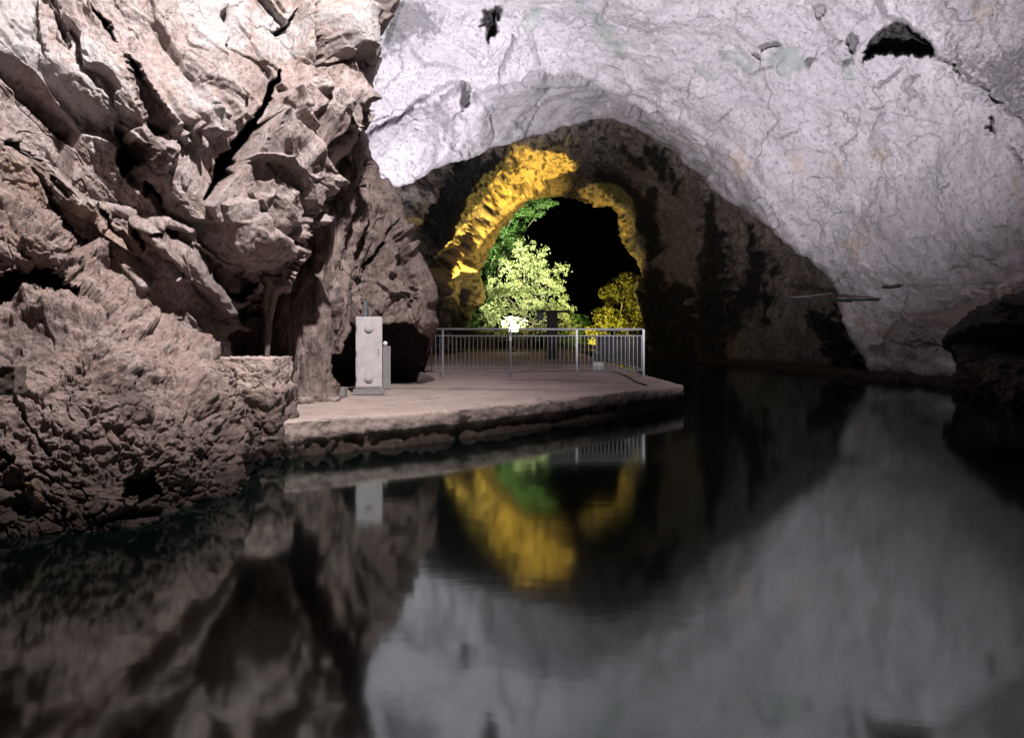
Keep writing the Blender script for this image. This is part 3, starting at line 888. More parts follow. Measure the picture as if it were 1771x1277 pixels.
L.ridge([(600, 245), (550, 335), (512, 410), (482, 490), (462, 528)], [18, 16, 15, 13, 9], 0.18)
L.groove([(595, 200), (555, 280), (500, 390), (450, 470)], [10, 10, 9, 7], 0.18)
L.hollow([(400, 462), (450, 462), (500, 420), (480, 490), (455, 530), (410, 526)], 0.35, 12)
L.paint(0, [(200, 240), (270, 235), (270, 300), (215, 310)], 10, 0.6, 18, 8)  # here and below: cavity and underside shade painted into the mask
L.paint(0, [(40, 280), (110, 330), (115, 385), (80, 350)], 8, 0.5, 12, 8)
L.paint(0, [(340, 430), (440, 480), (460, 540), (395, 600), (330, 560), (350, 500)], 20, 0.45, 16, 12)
L.paint(2, [(-20, 250), (120, 330), (260, 420), (200, 480), (60, 340), (-20, 300)], 20, 0.35, 20, 20)
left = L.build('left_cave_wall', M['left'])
tag(left, kind='structure')

# ---------------------------------------------------------------- boulder in the foreground
bo_ctrl = [(0, 345, 6.9), (60, 375, 7.0), (130, 432, 7.4), (240, 530, 7.6), (345, 592, 8.0), (400, 640, 8.1), (440, 780, 7.4), (436, 845, 6.95), (300, 890, 5.9), (200, 915, 5.45),
           (0, 930, 5.25), (250, 700, 6.25), (100, 700, 5.8), (350, 720, 6.7), (200, 560, 6.7), (80, 560, 6.3), (0, 700, 5.6), (0, 500, 6.4), (100, 430, 6.9),
           (-250, 930, 4.6), (-250, 350, 6.0), (-250, 650, 4.9), (300, 980, 5.7), (0, 1050, 5.1), (440, 950, 6.8), (320, 620, 7.3), (400, 720, 7.4)]
bo_out = [(-270, 320), (0, 338), (42, 362), (95, 396), (130, 432), (150, 424), (172, 434), (184, 456), (212, 492), (236, 526), (272, 546), (320, 580), (346, 592), (378, 598),
          (402, 640), (426, 690), (440, 740), (445, 790), (440, 850), (436, 1000), (200, 1120), (-270, 1120)]
K = Relief(-250, 460, 310, 1060, 1.35, bo_ctrl, bo_out, seed=31, warp=4, roll=26, roll_depth=0.5, skirt=0.05, edge_noise=3)
w = K.w
K.disp += 0.14 * fbm(w * 1.4, 4, seed=2)
ang = rad(35)
a = w[:, 0] * math.sin(ang) + w[:, 2] * math.cos(ang)
b = w[:, 0] * math.cos(ang) - w[:, 2] * math.sin(ang)
q = np.stack([a, w[:, 1] * 0.8, b * 0.8], -1)
f1, f2, fac = worley(q * 1.25 + 0.2 * fbm(w * 1.5, 3, seed=80)[:, None], 38, True)
K.disp += 0.20 * fac
wp = 0.35 * np.stack([fbm(w * 4, 3, seed=81), fbm(w * 4, 3, seed=82), fbm(w * 4, 3, seed=83)], -1)
f1, f2, fac = worley(q * 3.2 + wp, 18, True, 0.05)
K.disp += 0.05 * fac
f1, f2, fac = worley(q * np.array([12, 9, 9]) + wp * 1.3, 19, True)
crackmask = sstep(0.0, 0.45, fbm(w * 1.1, 3, seed=90) + 0.35 * sstep(1.5, 0.6, w[:, 2]))
K.disp += (0.022 * fac * (0.3 + crackmask) - 0.05 * sstep(0.16, 0.0, f2 - f1) * crackmask)
K.disp += 0.018 * ridged(q * np.array([7, 5, 4]), 4, gain=0.6, seed=24)
f1, f2, fac = worley(q * 5.6 + 0.3 * fbm(w * 5, 3, seed=84)[:, None], 48, True, 0.05)
K.disp += 0.03 * fac
K.disp += 0.02 * fbm(w * 14, 4, gain=0.6, seed=34)
K.hollow([(-270, 470), (0, 474), (60, 466), (135, 484), (190, 530), (220, 562), (188, 545), (150, 520), (100, 512), (0, 526), (-270, 540)], 1.2, 7, dark=0.93)  # slot shade painted in, so the lamp leaves it dark
K.groove([(150, 500), (190, 536), (228, 572)], [8, 9, 3], 0.3, 0.4)
K.ridge([(-40, 440), (60, 440), (130, 462)], [20, 22, 12], 0.16)
K.groove([(0, 432), (70, 452), (120, 436)], 5, 0.12)
K.groove([(30, 420), (90, 430)], 4, 0.08)
K.ridge([(150, 430), (200, 500), (250, 560)], [22, 26, 18], 0.12)
K.hollow([(225, 825), (270, 815), (285, 850), (250, 870), (215, 860)], 0.35, 12, dark=0.7)
K.groove([(285, 880), (220, 885), (180, 905)], [10, 14, 8], 0.25, 0.6)
K.groove([(5, 780), (20, 790), (0, 800)], 8, 0.2, 0.6)
K.block([(35, 830), (70, 835), (80, 870), (50, 890)], 0.08, 8)
K.paint(2, [(35, 830), (75, 835), (80, 872), (48, 890)], 10, 0.7, 8)
K.groove([(75, 700), (120, 640), (150, 610)], [4, 6, 4], 0.08, 0.4)
K.groove([(20, 690), (90, 790)], [5, 4], 0.08, 0.4)
K.paint(0, [(180, 640), (245, 640), (270, 740), (200, 750)], 18, 0.5, 26, 9)
K.paint(0, [(110, 640), (150, 650), (140, 720), (110, 700)], 14, 0.35, 20, 9)
K.paint(0, [(0, 540), (120, 560), (60, 640), (0, 630)], 14, 0.35, 24, 9)
K.paint(0, [(320, 720), (380, 760), (330, 800)], 14, 0.3, 22, 9)
boulder = K.build('boulder', M['boulder'])
tag(boulder, 'large rounded pinkish boulder with a dark slot and netted cracks rising from the water', 'boulder')

# ---------------------------------------------------------------- black rock at the right edge, standing in for a shaded undercut
dk_ctrl = [(1640, 600, 18.6), (1700, 540, 16.8), (1771, 500, 15.2), (1771, 640, 14.9), (1700, 640, 16.6), (1771, 700, 15.0), (1660, 660, 19), (1950, 450, 12.2), (1950, 720, 12.4)]
dk_out = [(1643, 585), (1662, 560), (1700, 530), (1738, 515), (1800, 492), (1970, 430), (1970, 780), (1680, 740), (1650, 690), (1658, 640)]
Dk = Relief(1620, 1950, 420, 780, 1.6, dk_ctrl, dk_out, seed=41, warp=5, roll=22, roll_depth=1.3, skirt=0.15, edge_noise=6)
w = Dk.w
Dk.disp += 0.3 * fbm(w * 0.8, 4, seed=2)
f1, f2, fac = worley(w * 1.6, 18, True)
Dk.disp += 0.2 * fac + 0.08 * fbm(w * 4, 4, seed=5)
Dk.block([(1650, 590), (1720, 560), (1800, 560), (1800, 640), (1700, 620)], -0.7, 20, dark=0.8)
Dk.paint(2, [(1660, 625), (1720, 630), (1790, 660), (1790, 720), (1660, 690)], 10, 0.30, 30, 9)
tag(Dk.build('undercut_rock', M['undercut_shade']), 'low black rock at the right waterline, standing in for a shaded undercut', 'rock')

# low weed-covered ledge along the foot of the right wall
lp_ = []
for px, py in ((1122, 620), (1180, 623), (1280, 632), (1360, 640), (1440, 648), (1500, 654), (1570, 661), (1640, 668), (1700, 680), (1790, 697)):
    D = CAM_H * F / (py - HY)
    lp_.append(((px - CX) / F * D, D))
lp_ = np.array(lp_)
t = np.linspace(0, 1, 900)
src = np.linspace(0, 1, len(lp_))
cxy = np.stack([np.interp(t, src, lp_[:, k]) for k in range(2)], -1)
th = np.linspace(-0.4, np.pi, 26)
tg = np.gradient(cxy, axis=0)
tg /= np.linalg.norm(tg, axis=1, keepdims=True)
nr = np.stack([-tg[:, 1], tg[:, 0]], -1)
rr = 0.34 + 0.14 * vnoise(np.stack([t * 40, t * 0, t * 0], -1), 4)
X = cxy[:, None, 0] + nr[:, None, 0] * np.cos(th) * rr[:, None]
Y = cxy[:, None, 1] + nr[:, None, 1] * np.cos(th) * rr[:, None]
Z = np.sin(th) * rr[:, None] * 0.75 - 0.02
q = np.stack([X, Y, Z], -1).reshape(-1, 3)
q = q + np.array([0, 0, 1.0]) * (0.10 * fbm(q * 2.5, 5, gain=0.6, seed=4))[:, None] + np.array([-1.0, 0, 0]) * (0.12 * fbm(q * 3.1, 4, seed=6))[:, None]
idx = np.arange(len(q)).reshape(900, 26)
mk = np.zeros((len(q), 4)); mk[:, 3] = 1
fc = np.stack([idx[:-1, :-1], idx[1:, :-1], idx[1:, 1:], idx[:-1, 1:]], -1).reshape(-1, 4)
tag(mesh_np('shore_ledge', q, fc, rock_mat('weedy_ledge', [(0.075, 0.045, 0.036), (0.05, 0.03, 0.024), (0.12, 0.08, 0.065), (0.01, 0.007, 0.006)], 1.4, speck=0.9, bump=0.04), mk), kind='structure')

# ================================================================== WATER, GROUND, WALKWAY
bm = bmesh.new()
vs = [bm.verts.new(p) for p in ((-60, -25, 0), (60, -25, 0), (60, 62, 0), (-60, 62, 0))]
bm.faces.new(vs)
tag(obj('water', bm, M['water']), kind='structure')

GZ = 0.46
bm = bmesh.new()
prof = [(-70, 47.0), (-2.5, 46.2), (4.2, 45.2), (9.5, 44.6), (70, 47.0)]
for z in (GZ - 0.006, -0.6):
    pass
top = [bm.verts.new((x, y, GZ - 0.012)) for x, y in prof]
far = [bm.verts.new((x, 160, GZ - 0.012)) for x in (-70, 70)]
bm.faces.new(top + [far[1], far[0]])
low = [bm.verts.new((x, y, -0.6)) for x, y in prof]
for k in range(len(prof) - 1):
    bm.faces.new((top[k], low[k], low[k + 1], top[k + 1]))
bmesh.ops.recalc_face_normals(bm, faces=bm.faces)
tag(obj('ground', bm, M['ground']), kind='structure')

# walkway: plan outline, right side towards the channel
A0, B0 = (3.70, 14.75), (-2.85, 8.6)
edge = [(-7.5, 7.9), (-4.2, 8.25), B0, (-0.9, 9.85), (1.6, 12.4), A0, (3.62, 18.2), (3.75, 28), (4.1, 38), (4.3, 46.0)]
def edge_pts(step):
    out, acc = [], 0.0
    for (x0, y0), (x1, y1) in zip(edge, edge[1:]):
        L_ = math.hypot(x1 - x0, y1 - y0)
        n = max(1, int(L_ / step))
        for k in range(n):
            t = k / n
            out.append((x0 + (x1 - x0) * t, y0 + (y1 - y0) * t, acc + L_ * t))
        acc += L_
    return np.array(out)
E = edge_pts(0.02)
tx = np.gradient(E[:, 0])
ty = np.gradient(E[:, 1])
k = np.ones(15) / 15
pad = lambda a: np.convolve(np.pad(a, 7, mode='edge'), k, 'valid')
tx, ty = pad(tx), pad(ty)
ln = np.hypot(tx, ty)
nx, ny = ty / ln, -tx / ln                     # outwards, to the water
prof = [(-0.5, GZ), (-0.3, GZ), (-0.2, GZ), (-0.14, GZ), (-0.09, GZ), (-0.05, GZ), (-0.025, GZ - 0.004), (-0.008, GZ - 0.012), (0, GZ - 0.03)]
prof += [(0.004, GZ - 0.03 - 0.02 * i) for i in range(1, 10)]
prof += [(-0.02, GZ - 0.235), (-0.06, GZ - 0.26), (-0.09, GZ - 0.29), (-0.10, GZ - 0.32), (-0.09, GZ - 0.36), (-0.07, GZ - 0.40), (-0.06, GZ - 0.44), (-0.05, GZ - 0.5), (-0.05, GZ - 0.7)]
rows = []
for off, z in prof:
    rows.append(np.stack([E[:, 0] + nx * off, E[:, 1] + ny * off, np.full(len(E), z)], -1))
W = np.stack(rows)                              # (rows, n, 3)
flat = W.reshape(-1, 3)
depthf = np.clip((GZ - flat[:, 2]) / 0.05, 0, 1)
arc = np.tile(E[:, 2], len(prof))
lefty = sstep(7.6, 5.2, arc)                    # rougher towards the boulder
d = (0.035 * fbm(flat * 2.0, 4, seed=5) + 0.016 * fbm(flat * 9.0, 4, gain=0.6, seed=6)) * depthf
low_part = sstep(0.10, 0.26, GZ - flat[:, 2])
d += lefty * low_part * (0.10 + 0.12 * fbm(flat * 3.0, 4, seed=7) + 0.06 * worley(flat * 7.0, 8, True)[2])
# a broken notch in the lip
d -= depthf * 0.10 * np.exp(-((arc - 7.35) / 0.12) ** 2) * (0.4 + low_part)
N3 = np.stack([np.tile(nx, len(prof)), np.tile(ny, len(prof)), np.zeros(len(flat))], -1)
flat = flat + N3 * d[:, None]
flat[:, 2] += 0.012 * fbm(flat * 3.0, 4, seed=9) * (1 - depthf)
flat[:, 2] -= 0.03 * np.clip(fbm(flat * 4.0, 4, seed=12) - 0.25, 0, 1) * np.exp(-((GZ - flat[:, 2]) / 0.05) ** 2)
h, wn_ = len(prof), len(E)
idx = np.arange(h * wn_).reshape(h, wn_)
fc = np.stack([idx[:-1, :-1], idx[1:, :-1], idx[1:, 1:], idx[:-1, 1:]], -1).reshape(-1, 4)
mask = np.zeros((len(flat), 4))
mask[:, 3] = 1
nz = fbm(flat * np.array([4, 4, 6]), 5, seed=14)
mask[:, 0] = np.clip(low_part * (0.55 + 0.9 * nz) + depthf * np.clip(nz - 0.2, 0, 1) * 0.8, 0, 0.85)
walk = empty('walkway', (0, 0, 0))
tag(walk, kind='structure')
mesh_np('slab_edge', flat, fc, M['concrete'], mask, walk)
# top sheet
xs, ys = np.arange(-8, 4.6, 0.06), np.arange(7.6, 46.0, 0.06)
XX, YY = np.meshgrid(xs, ys)
poly = [(x, y) for x, y in edge] + [(-8.0, 46.0), (-8.0, 7.9)]
ins = poly_sdf(XX.ravel(), YY.ravel(), poly)
ZZ = GZ - 0.003 + 0.010 * fbm(np.stack([XX.ravel() * 1.2, YY.ravel() * 1.2, np.zeros(XX.size)], -1), 4, seed=3) - 0.004
kk = ins > 0.32
idx = np.arange(XX.size).reshape(XX.shape)
a, b, c, d_ = idx[:-1, :-1], idx[:-1, 1:], idx[1:, 1:], idx[1:, :-1]
ok = kk[a] & kk[b] & kk[c] & kk[d_]
fc = np.stack([a[ok], b[ok], c[ok], d_[ok]], -1)
pv = np.stack([XX.ravel(), YY.ravel(), ZZ], -1)
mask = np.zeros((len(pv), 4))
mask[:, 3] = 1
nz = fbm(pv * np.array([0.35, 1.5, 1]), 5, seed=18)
mask[:, 0] = np.clip(nz - 0.15, 0, 0.45) + sstep(20, 27, pv[:, 1] + 2 * nz) * 0.4  # random stains, plus painted shade over the far floor
used = np.unique(fc)
re = np.full(len(pv), -1)
re[used] = np.arange(len(used))
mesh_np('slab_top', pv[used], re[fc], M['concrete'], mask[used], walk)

# ================================================================== THINGS ON THE WALKWAY
def ground_at(px, py, z=GZ):
    D = (CAM_H - z) * F / (py - HY)
    return Vector(((px - CX) / F * D, D, z))

# broken concrete block beside the boulder
blk = empty('concrete_block', (0, 0, 0))
tag(blk, 'squat broken concrete block with a flat pale top between boulder and walkway', 'block')
rough_box('block_top', (-3.36, 8.95, 1.02), (0.74, 0.6, 0.46), M['concrete'], 0.03, 11, 3, 56, blk, rad(-8))
rough_box('block_base', (-3.32, 8.85, 0.42), (0.86, 0.8, 0.85), M['boulder'], 0.09, 7, 4, 60, blk, rad(5), 0.15)
# grey board leaning behind it
p = ground_at(506, 692)
bm = bmesh.new()
box(bm, (0, 0, 0.26), (0.20, 0.03, 0.52), 0.006)
o = obj('board', bm, M['cabinet_dark'])
o.location = (p.x - 0.02, 9.75, GZ)
o.rotation_euler = (rad(-4), 0, rad(8))
tag(o, 'flat grey board standing between the concrete block and the dripstone column', 'board')

# dripstone column: real column from floor to overhang
def column(name, path, radii, mat, seed, amp, seg=64, rows=160, flutes=7, mask0=0.0):
    pts = [Vector(p) for p in path]
    t = np.linspace(0, 1, rows)
    src = np.linspace(0, 1, len(pts))
    arr = np.array([tuple(p) for p in pts])
    cx = np.stack([np.interp(t, src, arr[:, k]) for k in range(3)], -1)
    for _ in range(6):
        cx[1:-1] = (cx[:-2] + cx[2:] + 2 * cx[1:-1]) / 4
    rr = np.interp(t, src, radii)
    th = np.linspace(0, 2 * np.pi, seg, endpoint=False)
    TH, Rr = np.meshgrid(th, rr)
    X = cx[:, None, 0] + np.cos(TH) * Rr
    Y = cx[:, None, 1] + np.sin(TH) * Rr
    Z = np.repeat(cx[:, 2:3], seg, 1)
    q = np.stack([X, Y, Z], -1).reshape(-1, 3)
    nrm = np.stack([np.cos(TH), np.sin(TH), 0 * TH], -1).reshape(-1, 3)
    d = amp * (0.9 * fbm(q * np.array([3.5, 3.5, 0.8]), 3, seed=seed) + 0.55 * ridged(q * np.array([8, 8, 0.9]), 3, seed=seed + 4)
               + 0.14 * fbm(q * np.array([14, 14, 7]), 4, gain=0.6, seed=seed + 9))
    d += np.tile(np.cos(th * flutes) * 0.15, rows) * amp
    q = q + nrm * (d * (Rr.ravel() / max(radii)) ** 0.5)[:, None]
    idx = np.arange(rows * seg).reshape(rows, seg)
    nx_ = np.roll(idx, -1, 1)
    fc = np.stack([idx[:-1], nx_[:-1], nx_[1:], idx[1:]], -1).reshape(-1, 4)
    mk = np.zeros((len(q), 4))
    mk[:, 3] = 1
    mk[:, 0] = np.clip(fbm(q * np.array([6, 6, 1.5]), 4, seed=seed + 3) - 0.15, 0, 0.6) + mask0
    return mesh_np(name, q, fc, mat, mk)
c0 = column('dripstone_column', [P(546, 699, 11.4), P(541, 640, 11.4), P(538, 580, 11.4), P(540, 520, 11.5), P(552, 450, 11.8), P(566, 380, 12.0), P(580, 310, 12.3), P(596, 250, 12.5)],
            [0.36, 0.24, 0.20, 0.21, 0.27, 0.31, 0.31, 0.30], M['pillar'], 3, 0.16)
tag(c0, 'fluted brown dripstone column reaching from the walkway up to the overhang', 'stone column')
c1 = column('dripstone_lobe', [P(580, 612, 11.9), P(574, 570, 11.9), P(567, 520, 11.9), P(568, 460, 12.0), P(570, 400, 12.1)],
            [0.06, 0.20, 0.25, 0.22, 0.15], M['pillar'], 13, 0.20)
tag(c1, 'ragged hanging rock lobe with a dark tip beside the tall pale cabinet', 'hanging rock')
c2 = column('stalactite', [P(462, 616, 10.3), P(463, 580, 10.3), P(465, 545, 10.3), P(468, 510, 10.3), P(476, 480, 10.3)],
            [0.022, 0.035, 0.055, 0.09, 0.17], M['pillar'], 23, 0.09, 40, 110)
tag(c2, 'thin stalactite hanging from the overhang tip above the concrete block', 'stalactite')
# rubble at the foot of the column
p = ground_at(542, 690)
rub = empty('rubble', (0, 0, 0))
tag(rub, 'heap of pale flat stones at the foot of the dripstone column', 'stones')
for k, (px, py, sx, sz) in enumerate(((520, 697, .34, .10), (548, 692, .32, .13), (566, 686, .22, .16), (572, 694, .14, .08))):
    g = ground_at(px, py)
    rough_box('stone', (g.x, g.y, GZ + sz * 0.35), (sx, 0.25, sz), M['left'], 0.03, 9, 30 + k, 18, rub, k * 0.4, 0.4)
# small slab
g = ground_at(586, 686)
bm = bmesh.new()
box(bm, (0, 0, 0.075), (0.25, 0.2, 0.15), 0.008)
o = obj('kerb_stone', bm, M['cabinet_dark'])
o.location = g
tag(o, 'small grey kerb stone lying just left of the pale cabinet', 'kerb stone')

# tall pale cabinet with two round covers
g = ground_at(638, 683)
cab = empty('electrical_cabinet', (g.x, g.y, GZ), rad(10))
tag(cab, 'tall pale grey electrical cabinet with two round covers on a low plinth', 'cabinet')
s = F / g.y
bm = bmesh.new(); box(bm, (0, 0.17, 0.05), (0.56, 0.40, 0.10), 0.008); obj('plinth', bm, M['cabinet_dark'], cab)
bm = bmesh.new(); box(bm, (0, 0.20, 0.10 + 0.66), (0.47, 0.32, 1.32), 0.012); obj('body', bm, M['cabinet'], cab)
bm = bmesh.new(); box(bm, (0, 0.032, 0.10 + 0.67), (0.43, 0.022, 1.27), 0.006); obj('door', bm, M['cabinet'], cab)
for z in (0.31, 1.22):
    bm = bmesh.new()
    bmesh.ops.create_cone(bm, cap_ends=True, segments=40, radius1=0.085, radius2=0.078, depth=0.035, matrix=Matrix.Translation((0.0, 0.003, z)) @ Matrix.Rotation(rad(90), 4, 'X'))
    cv = obj('round_cover', bm, M['cabinet'], cab)
    bm = bmesh.new()
    bmesh.ops.create_cone(bm, cap_ends=True, segments=32, radius1=0.055, radius2=0.05, depth=0.02, matrix=Matrix.Translation((0.0, -0.022, z)) @ Matrix.Rotation(rad(90), 4, 'X'))
    obj('cover_knob', bm, M['cabinet'], cv)
for z in (0.30, 0.76, 1.22):
    bm = bmesh.new(); tube(bm, [(-0.222, 0.028, z - 0.04), (-0.222, 0.028, z + 0.04)], 0.009, 8); obj('hinge', bm, M['steel'], cab)
bm = bmesh.new(); box(bm, (0.17, 0.016, 0.78), (0.022, 0.02, 0.10), 0.004); obj('lock', bm, M['cabinet_dark'], cab)
# narrow grey cabinet behind it
g2 = ground_at(668, 674)
cab2 = empty('junction_box', (g2.x, g2.y + 0.05, GZ), rad(10))
tag(cab2, 'narrow dark grey box tucked against the right side of the pale cabinet', 'junction box')
bm = bmesh.new(); box(bm, (0, 0.15, 0.43), (0.15, 0.3, 0.86), 0.008); obj('body', bm, M['cabinet_dark'], cab2)
bm = bmesh.new(); box(bm, (0.055, -0.006, 0.43), (0.02, 0.012, 0.84), 0.003); obj('edge_strip', bm, M['steel'], cab2)
bm = bmesh.new(); bmesh.ops.create_uvsphere(bm, u_segments=16, v_segments=10, radius=0.05, matrix=Matrix.Translation((-0.03, 0.08, 0.91)))
obj('lamp_cap', bm, M['white'], cab2, True)
# blue grey conduit box on the rock above
o3 = empty('conduit_box', P(624, 545, 13.0))
tag(o3, 'small blue grey conduit box on the rock just above the pale cabinet', 'conduit box')
bm = bmesh.new(); box(bm, (0, 0.1, 0.12), (0.23, 0.2, 0.30), 0.01); obj('body', bm, M['bluegrey'], o3)
bm = bmesh.new(); tube(bm, [(-0.08, 0.1, 0.26), (-0.10, 0.12, 0.6), (-0.03, 0.15, 1.0), (0.2, 0.2, 1.5)], 0.012, 8); obj('cable', bm, M['black'], o3)

# ---------------------------------------------------------------- railings
def railing(name, p0, p1, posts, label, nb, tops=(1.23, 1.06, 0.16)):
    p0, p1 = Vector(p0), Vector(p1)
    d = p1 - p0
    L_ = d.length
    r = empty(name, p0, math.atan2(d.y, d.x))
    tag(r, label, 'railing')
    for nm, z, rr in (('top_rail', tops[0], 0.026), ('middle_rail', tops[1], 0.017), ('bottom_rail', tops[2], 0.022)):
        bm = bmesh.new(); tube(bm, [(0, 0, z), (L_, 0, z)], rr, 12); obj(nm, bm, M['steel'], r, True)
    for t in posts:
        bm = bmesh.new()
        box(bm, (t * L_, 0, tops[0] / 2), (0.055, 0.035, tops[0] - 0.02), 0.004)
        box(bm, (t * L_, 0, 0.012), (0.12, 0.10, 0.012), 0.002)
        obj('post', bm, M['steel'], r)
    first = None
    for k in range(nb):
        t = (k + 0.5) / nb
        if min(abs(t - q) for q in posts) * L_ < 0.05:
            continue
        if first is None:
            bm = bmesh.new(); tube(bm, [(0, 0, tops[2]), (0, 0, tops[1])], 0.0085, 8, False)
            first = obj('baluster', bm, M['steel'], r, True)
            b_ = first
        else:
            b_ = first.copy(); C.objects.link(b_); b_.parent = r
        b_.location = (t * L_, 0, 0)
    return r
R0, R1 = Vector((-3.15, 17.25, GZ)), Vector((3.40, 17.65, GZ))
railing('railing', R0, R1, [0.0, 0.213, 0.475, 0.735, 1.0], 'grey steel railing running straight across the walkway in front of the lit trees', 62)
railing('railing', (3.44, 17.95, GZ), (3.62, 29.5, GZ), [0.0, 0.22, 0.48, 0.74, 1.0], 'grey steel railing receding along the channel edge of the walkway', 92)
# white tag on the post
bm = bmesh.new(); box(bm, (0, 0, 0), (0.06, 0.008, 0.11), 0.002)
o = obj('notice_plate', bm, M['white'])
tt = R0.lerp(R1, 0.475)
o.location = (tt.x, tt.y - 0.03, GZ + 0.99)
tag(o, 'tiny blank white plate fixed to the second full railing post', 'plate')
# floodlight on white block behind the railing
g = ground_at(1039, 646)
fl = empty('floodlight', (g.x + 0.05, g.y + 0.9, GZ), rad(-15))
tag(fl, 'black floodlight on a white block behind the railing corner', 'floodlight')
bm = bmesh.new(); box(bm, (0, 0, 0.14), (0.30, 0.24, 0.28), 0.012); obj('base_block', bm, M['white'], fl)
bm = bmesh.new(); box(bm, (0.06, 0, 0.42), (0.34, 0.18, 0.22), 0.02); hd = obj('housing', bm, M['black'], fl)
bm = bmesh.new(); tube(bm, [(-0.12, 0, 0.26), (-0.15, 0, 0.42), (-0.12, 0, 0.56), (0.06, 0, 0.58)], 0.015, 8); obj('bracket', bm, M['steel'], fl, True)
# cable along the ground to the edge
bm = bmesh.new()
pts = [ground_at(1058, 646) + Vector((0, .5, .06)), ground_at(1085, 652) + Vector((0, 0, .02)), ground_at(1100, 662) + Vector((0, 0, .02)), ground_at(1118, 668) + Vector((0, 0, .02))]
tube(bm, pts, 0.018, 8)
tag(obj('cable', bm, M['black'], None, True), 'black cable trailing over the walkway from floodlight towards the corner', 'cable')

# dark T-shaped post with roof plate and hanging box
D = 31.0
pb = P(955, 620, D)
ts = empty('signpost', (pb.x, D, GZ))
tag(ts, 'dark timber post with flat roof plate and small box hung at its left', 'post')
H_ = CAM_H + (HY - 541) / F * D - GZ
bm = bmesh.new(); box(bm, (0, 0, H_ / 2), (0.48, 0.3, H_), 0.02); obj('post', bm, M['timber'], ts)
bm = bmesh.new(); box(bm, (0.05, 0, H_ + 0.05), (1.45, 0.7, 0.09), 0.01); obj('roof_plate', bm, M['timber'], ts)
bm = bmesh.new(); box(bm, (-0.55, 0, H_ - 0.18), (0.26, 0.22, 0.36), 0.015); obj('hanging_box', bm, M['black'], ts)

# far fence lit yellow
fy = 39.5
x0, x1 = P(700, 600, fy).x, P(1075, 600, fy).x
fe = empty('fence', (x0, fy, GZ))
tag(fe, 'low yellow lit metal fence with square panels far behind the railing', 'fence')
L_ = x1 - x0
for z, rr in ((0.95, .03), (0.22, .03)):
    bm = bmesh.new(); tube(bm, [(0, 0, z), (L_, 0, z)], rr, 8); obj('rail', bm, M['fence'], fe, True)
n = 17
for k in range(n + 1):
    bm = bmesh.new(); box(bm, (L_ * k / n, 0, 0.5), (0.05, 0.05, 1.0), 0.004); obj('post', bm, M['fence'], fe)
for k in range(n):
    if k % 3 == 1:
        continue
    xa, xb = L_ * k / n + 0.12, L_ * (k + 1) / n - 0.12
    bm = bmesh.new()
    for a_, b_ in (((xa, .34), (xb, .34)), ((xb, .34), (xb, .84)), ((xb, .84), (xa, .84)), ((xa, .84), (xa, .34))):
        tube(bm, [(a_[0], 0, a_[1]), (b_[0], 0, b_[1])], 0.018, 6)
    obj('panel_frame', bm, M['fence'], fe)

# tree lamp (lit)
lp = empty('garden_floodlight', (0.09, 42.2, GZ))
tag(lp, 'glaring white floodlight at the foot of the bright tree', 'floodlight')
bm = bmesh.new(); tube(bm, [(0, 0, 0), (0, 0, 1.2)], 0.04, 8); obj('stand', bm, M['black'], lp)
bm = bmesh.new(); box(bm, (0, 0.1, 1.42), (0.60, 0.16, 0.30), 0.02); hs = obj('housing', bm, M['black'], lp)
bm = bmesh.new(); box(bm, (0, 0.0, 1.42), (0.52, 0.03, 0.22), 0.008); obj('glass', bm, M['lamp_glass'], lp)

# bamboo poles, cable on the right wall
def rod(px0, py0, D0, px1, py1, D1, r, label, name='pole', cat='pole', mat='pole', group=None):
    bm = bmesh.new(); tube(bm, [P(px0, py0, D0), P((px0 + px1) / 2, (py0 + py1) / 2 + 1, (D0 + D1) / 2), P(px1, py1, D1)], r, 8)
    return tag(obj(name, bm, M[mat], None, True), label, cat, group)
rod(1352, 516, 23.5, 1521, 519, 22.4, 0.035, 'long thin dark pole jutting out level from the right cave wall')
rod(1375, 514, 23.8, 1474, 522, 22.8, 0.03, 'shorter dark pole crossing just beneath the long pole')
rod(1352, 516, 23.5, 1440, 507, 23.6, 0.014, 'slender pale pole slanting up to the left of the arch edge', mat='steel')
rod(1526, 497, 22.1, 1556, 496, 21.5, 0.035, 'short dark bar fixed to the right cave wall at the cable end', 'wall_bar', 'bar')
bm = bmesh.new()
tube(bm, [P(1556, 496, 21.6), P(1640, 493, 19.6), P(1720, 490, 17.6), P(1800, 488, 15.9)], 0.006, 6)
tag(obj('wall_cable', bm, M['black'], None, True), 'thin dark cable strung level along the right cave wall', 'cable')

# stub post on the boulder
o = rough_box('post_stub', P(22, 657, 5.35), (0.13, 0.14, 0.22), M['wood'], 0.012, 14, 51, 20)
tag(o, 'weathered wooden post stub set into the left side of the boulder', 'post stub')

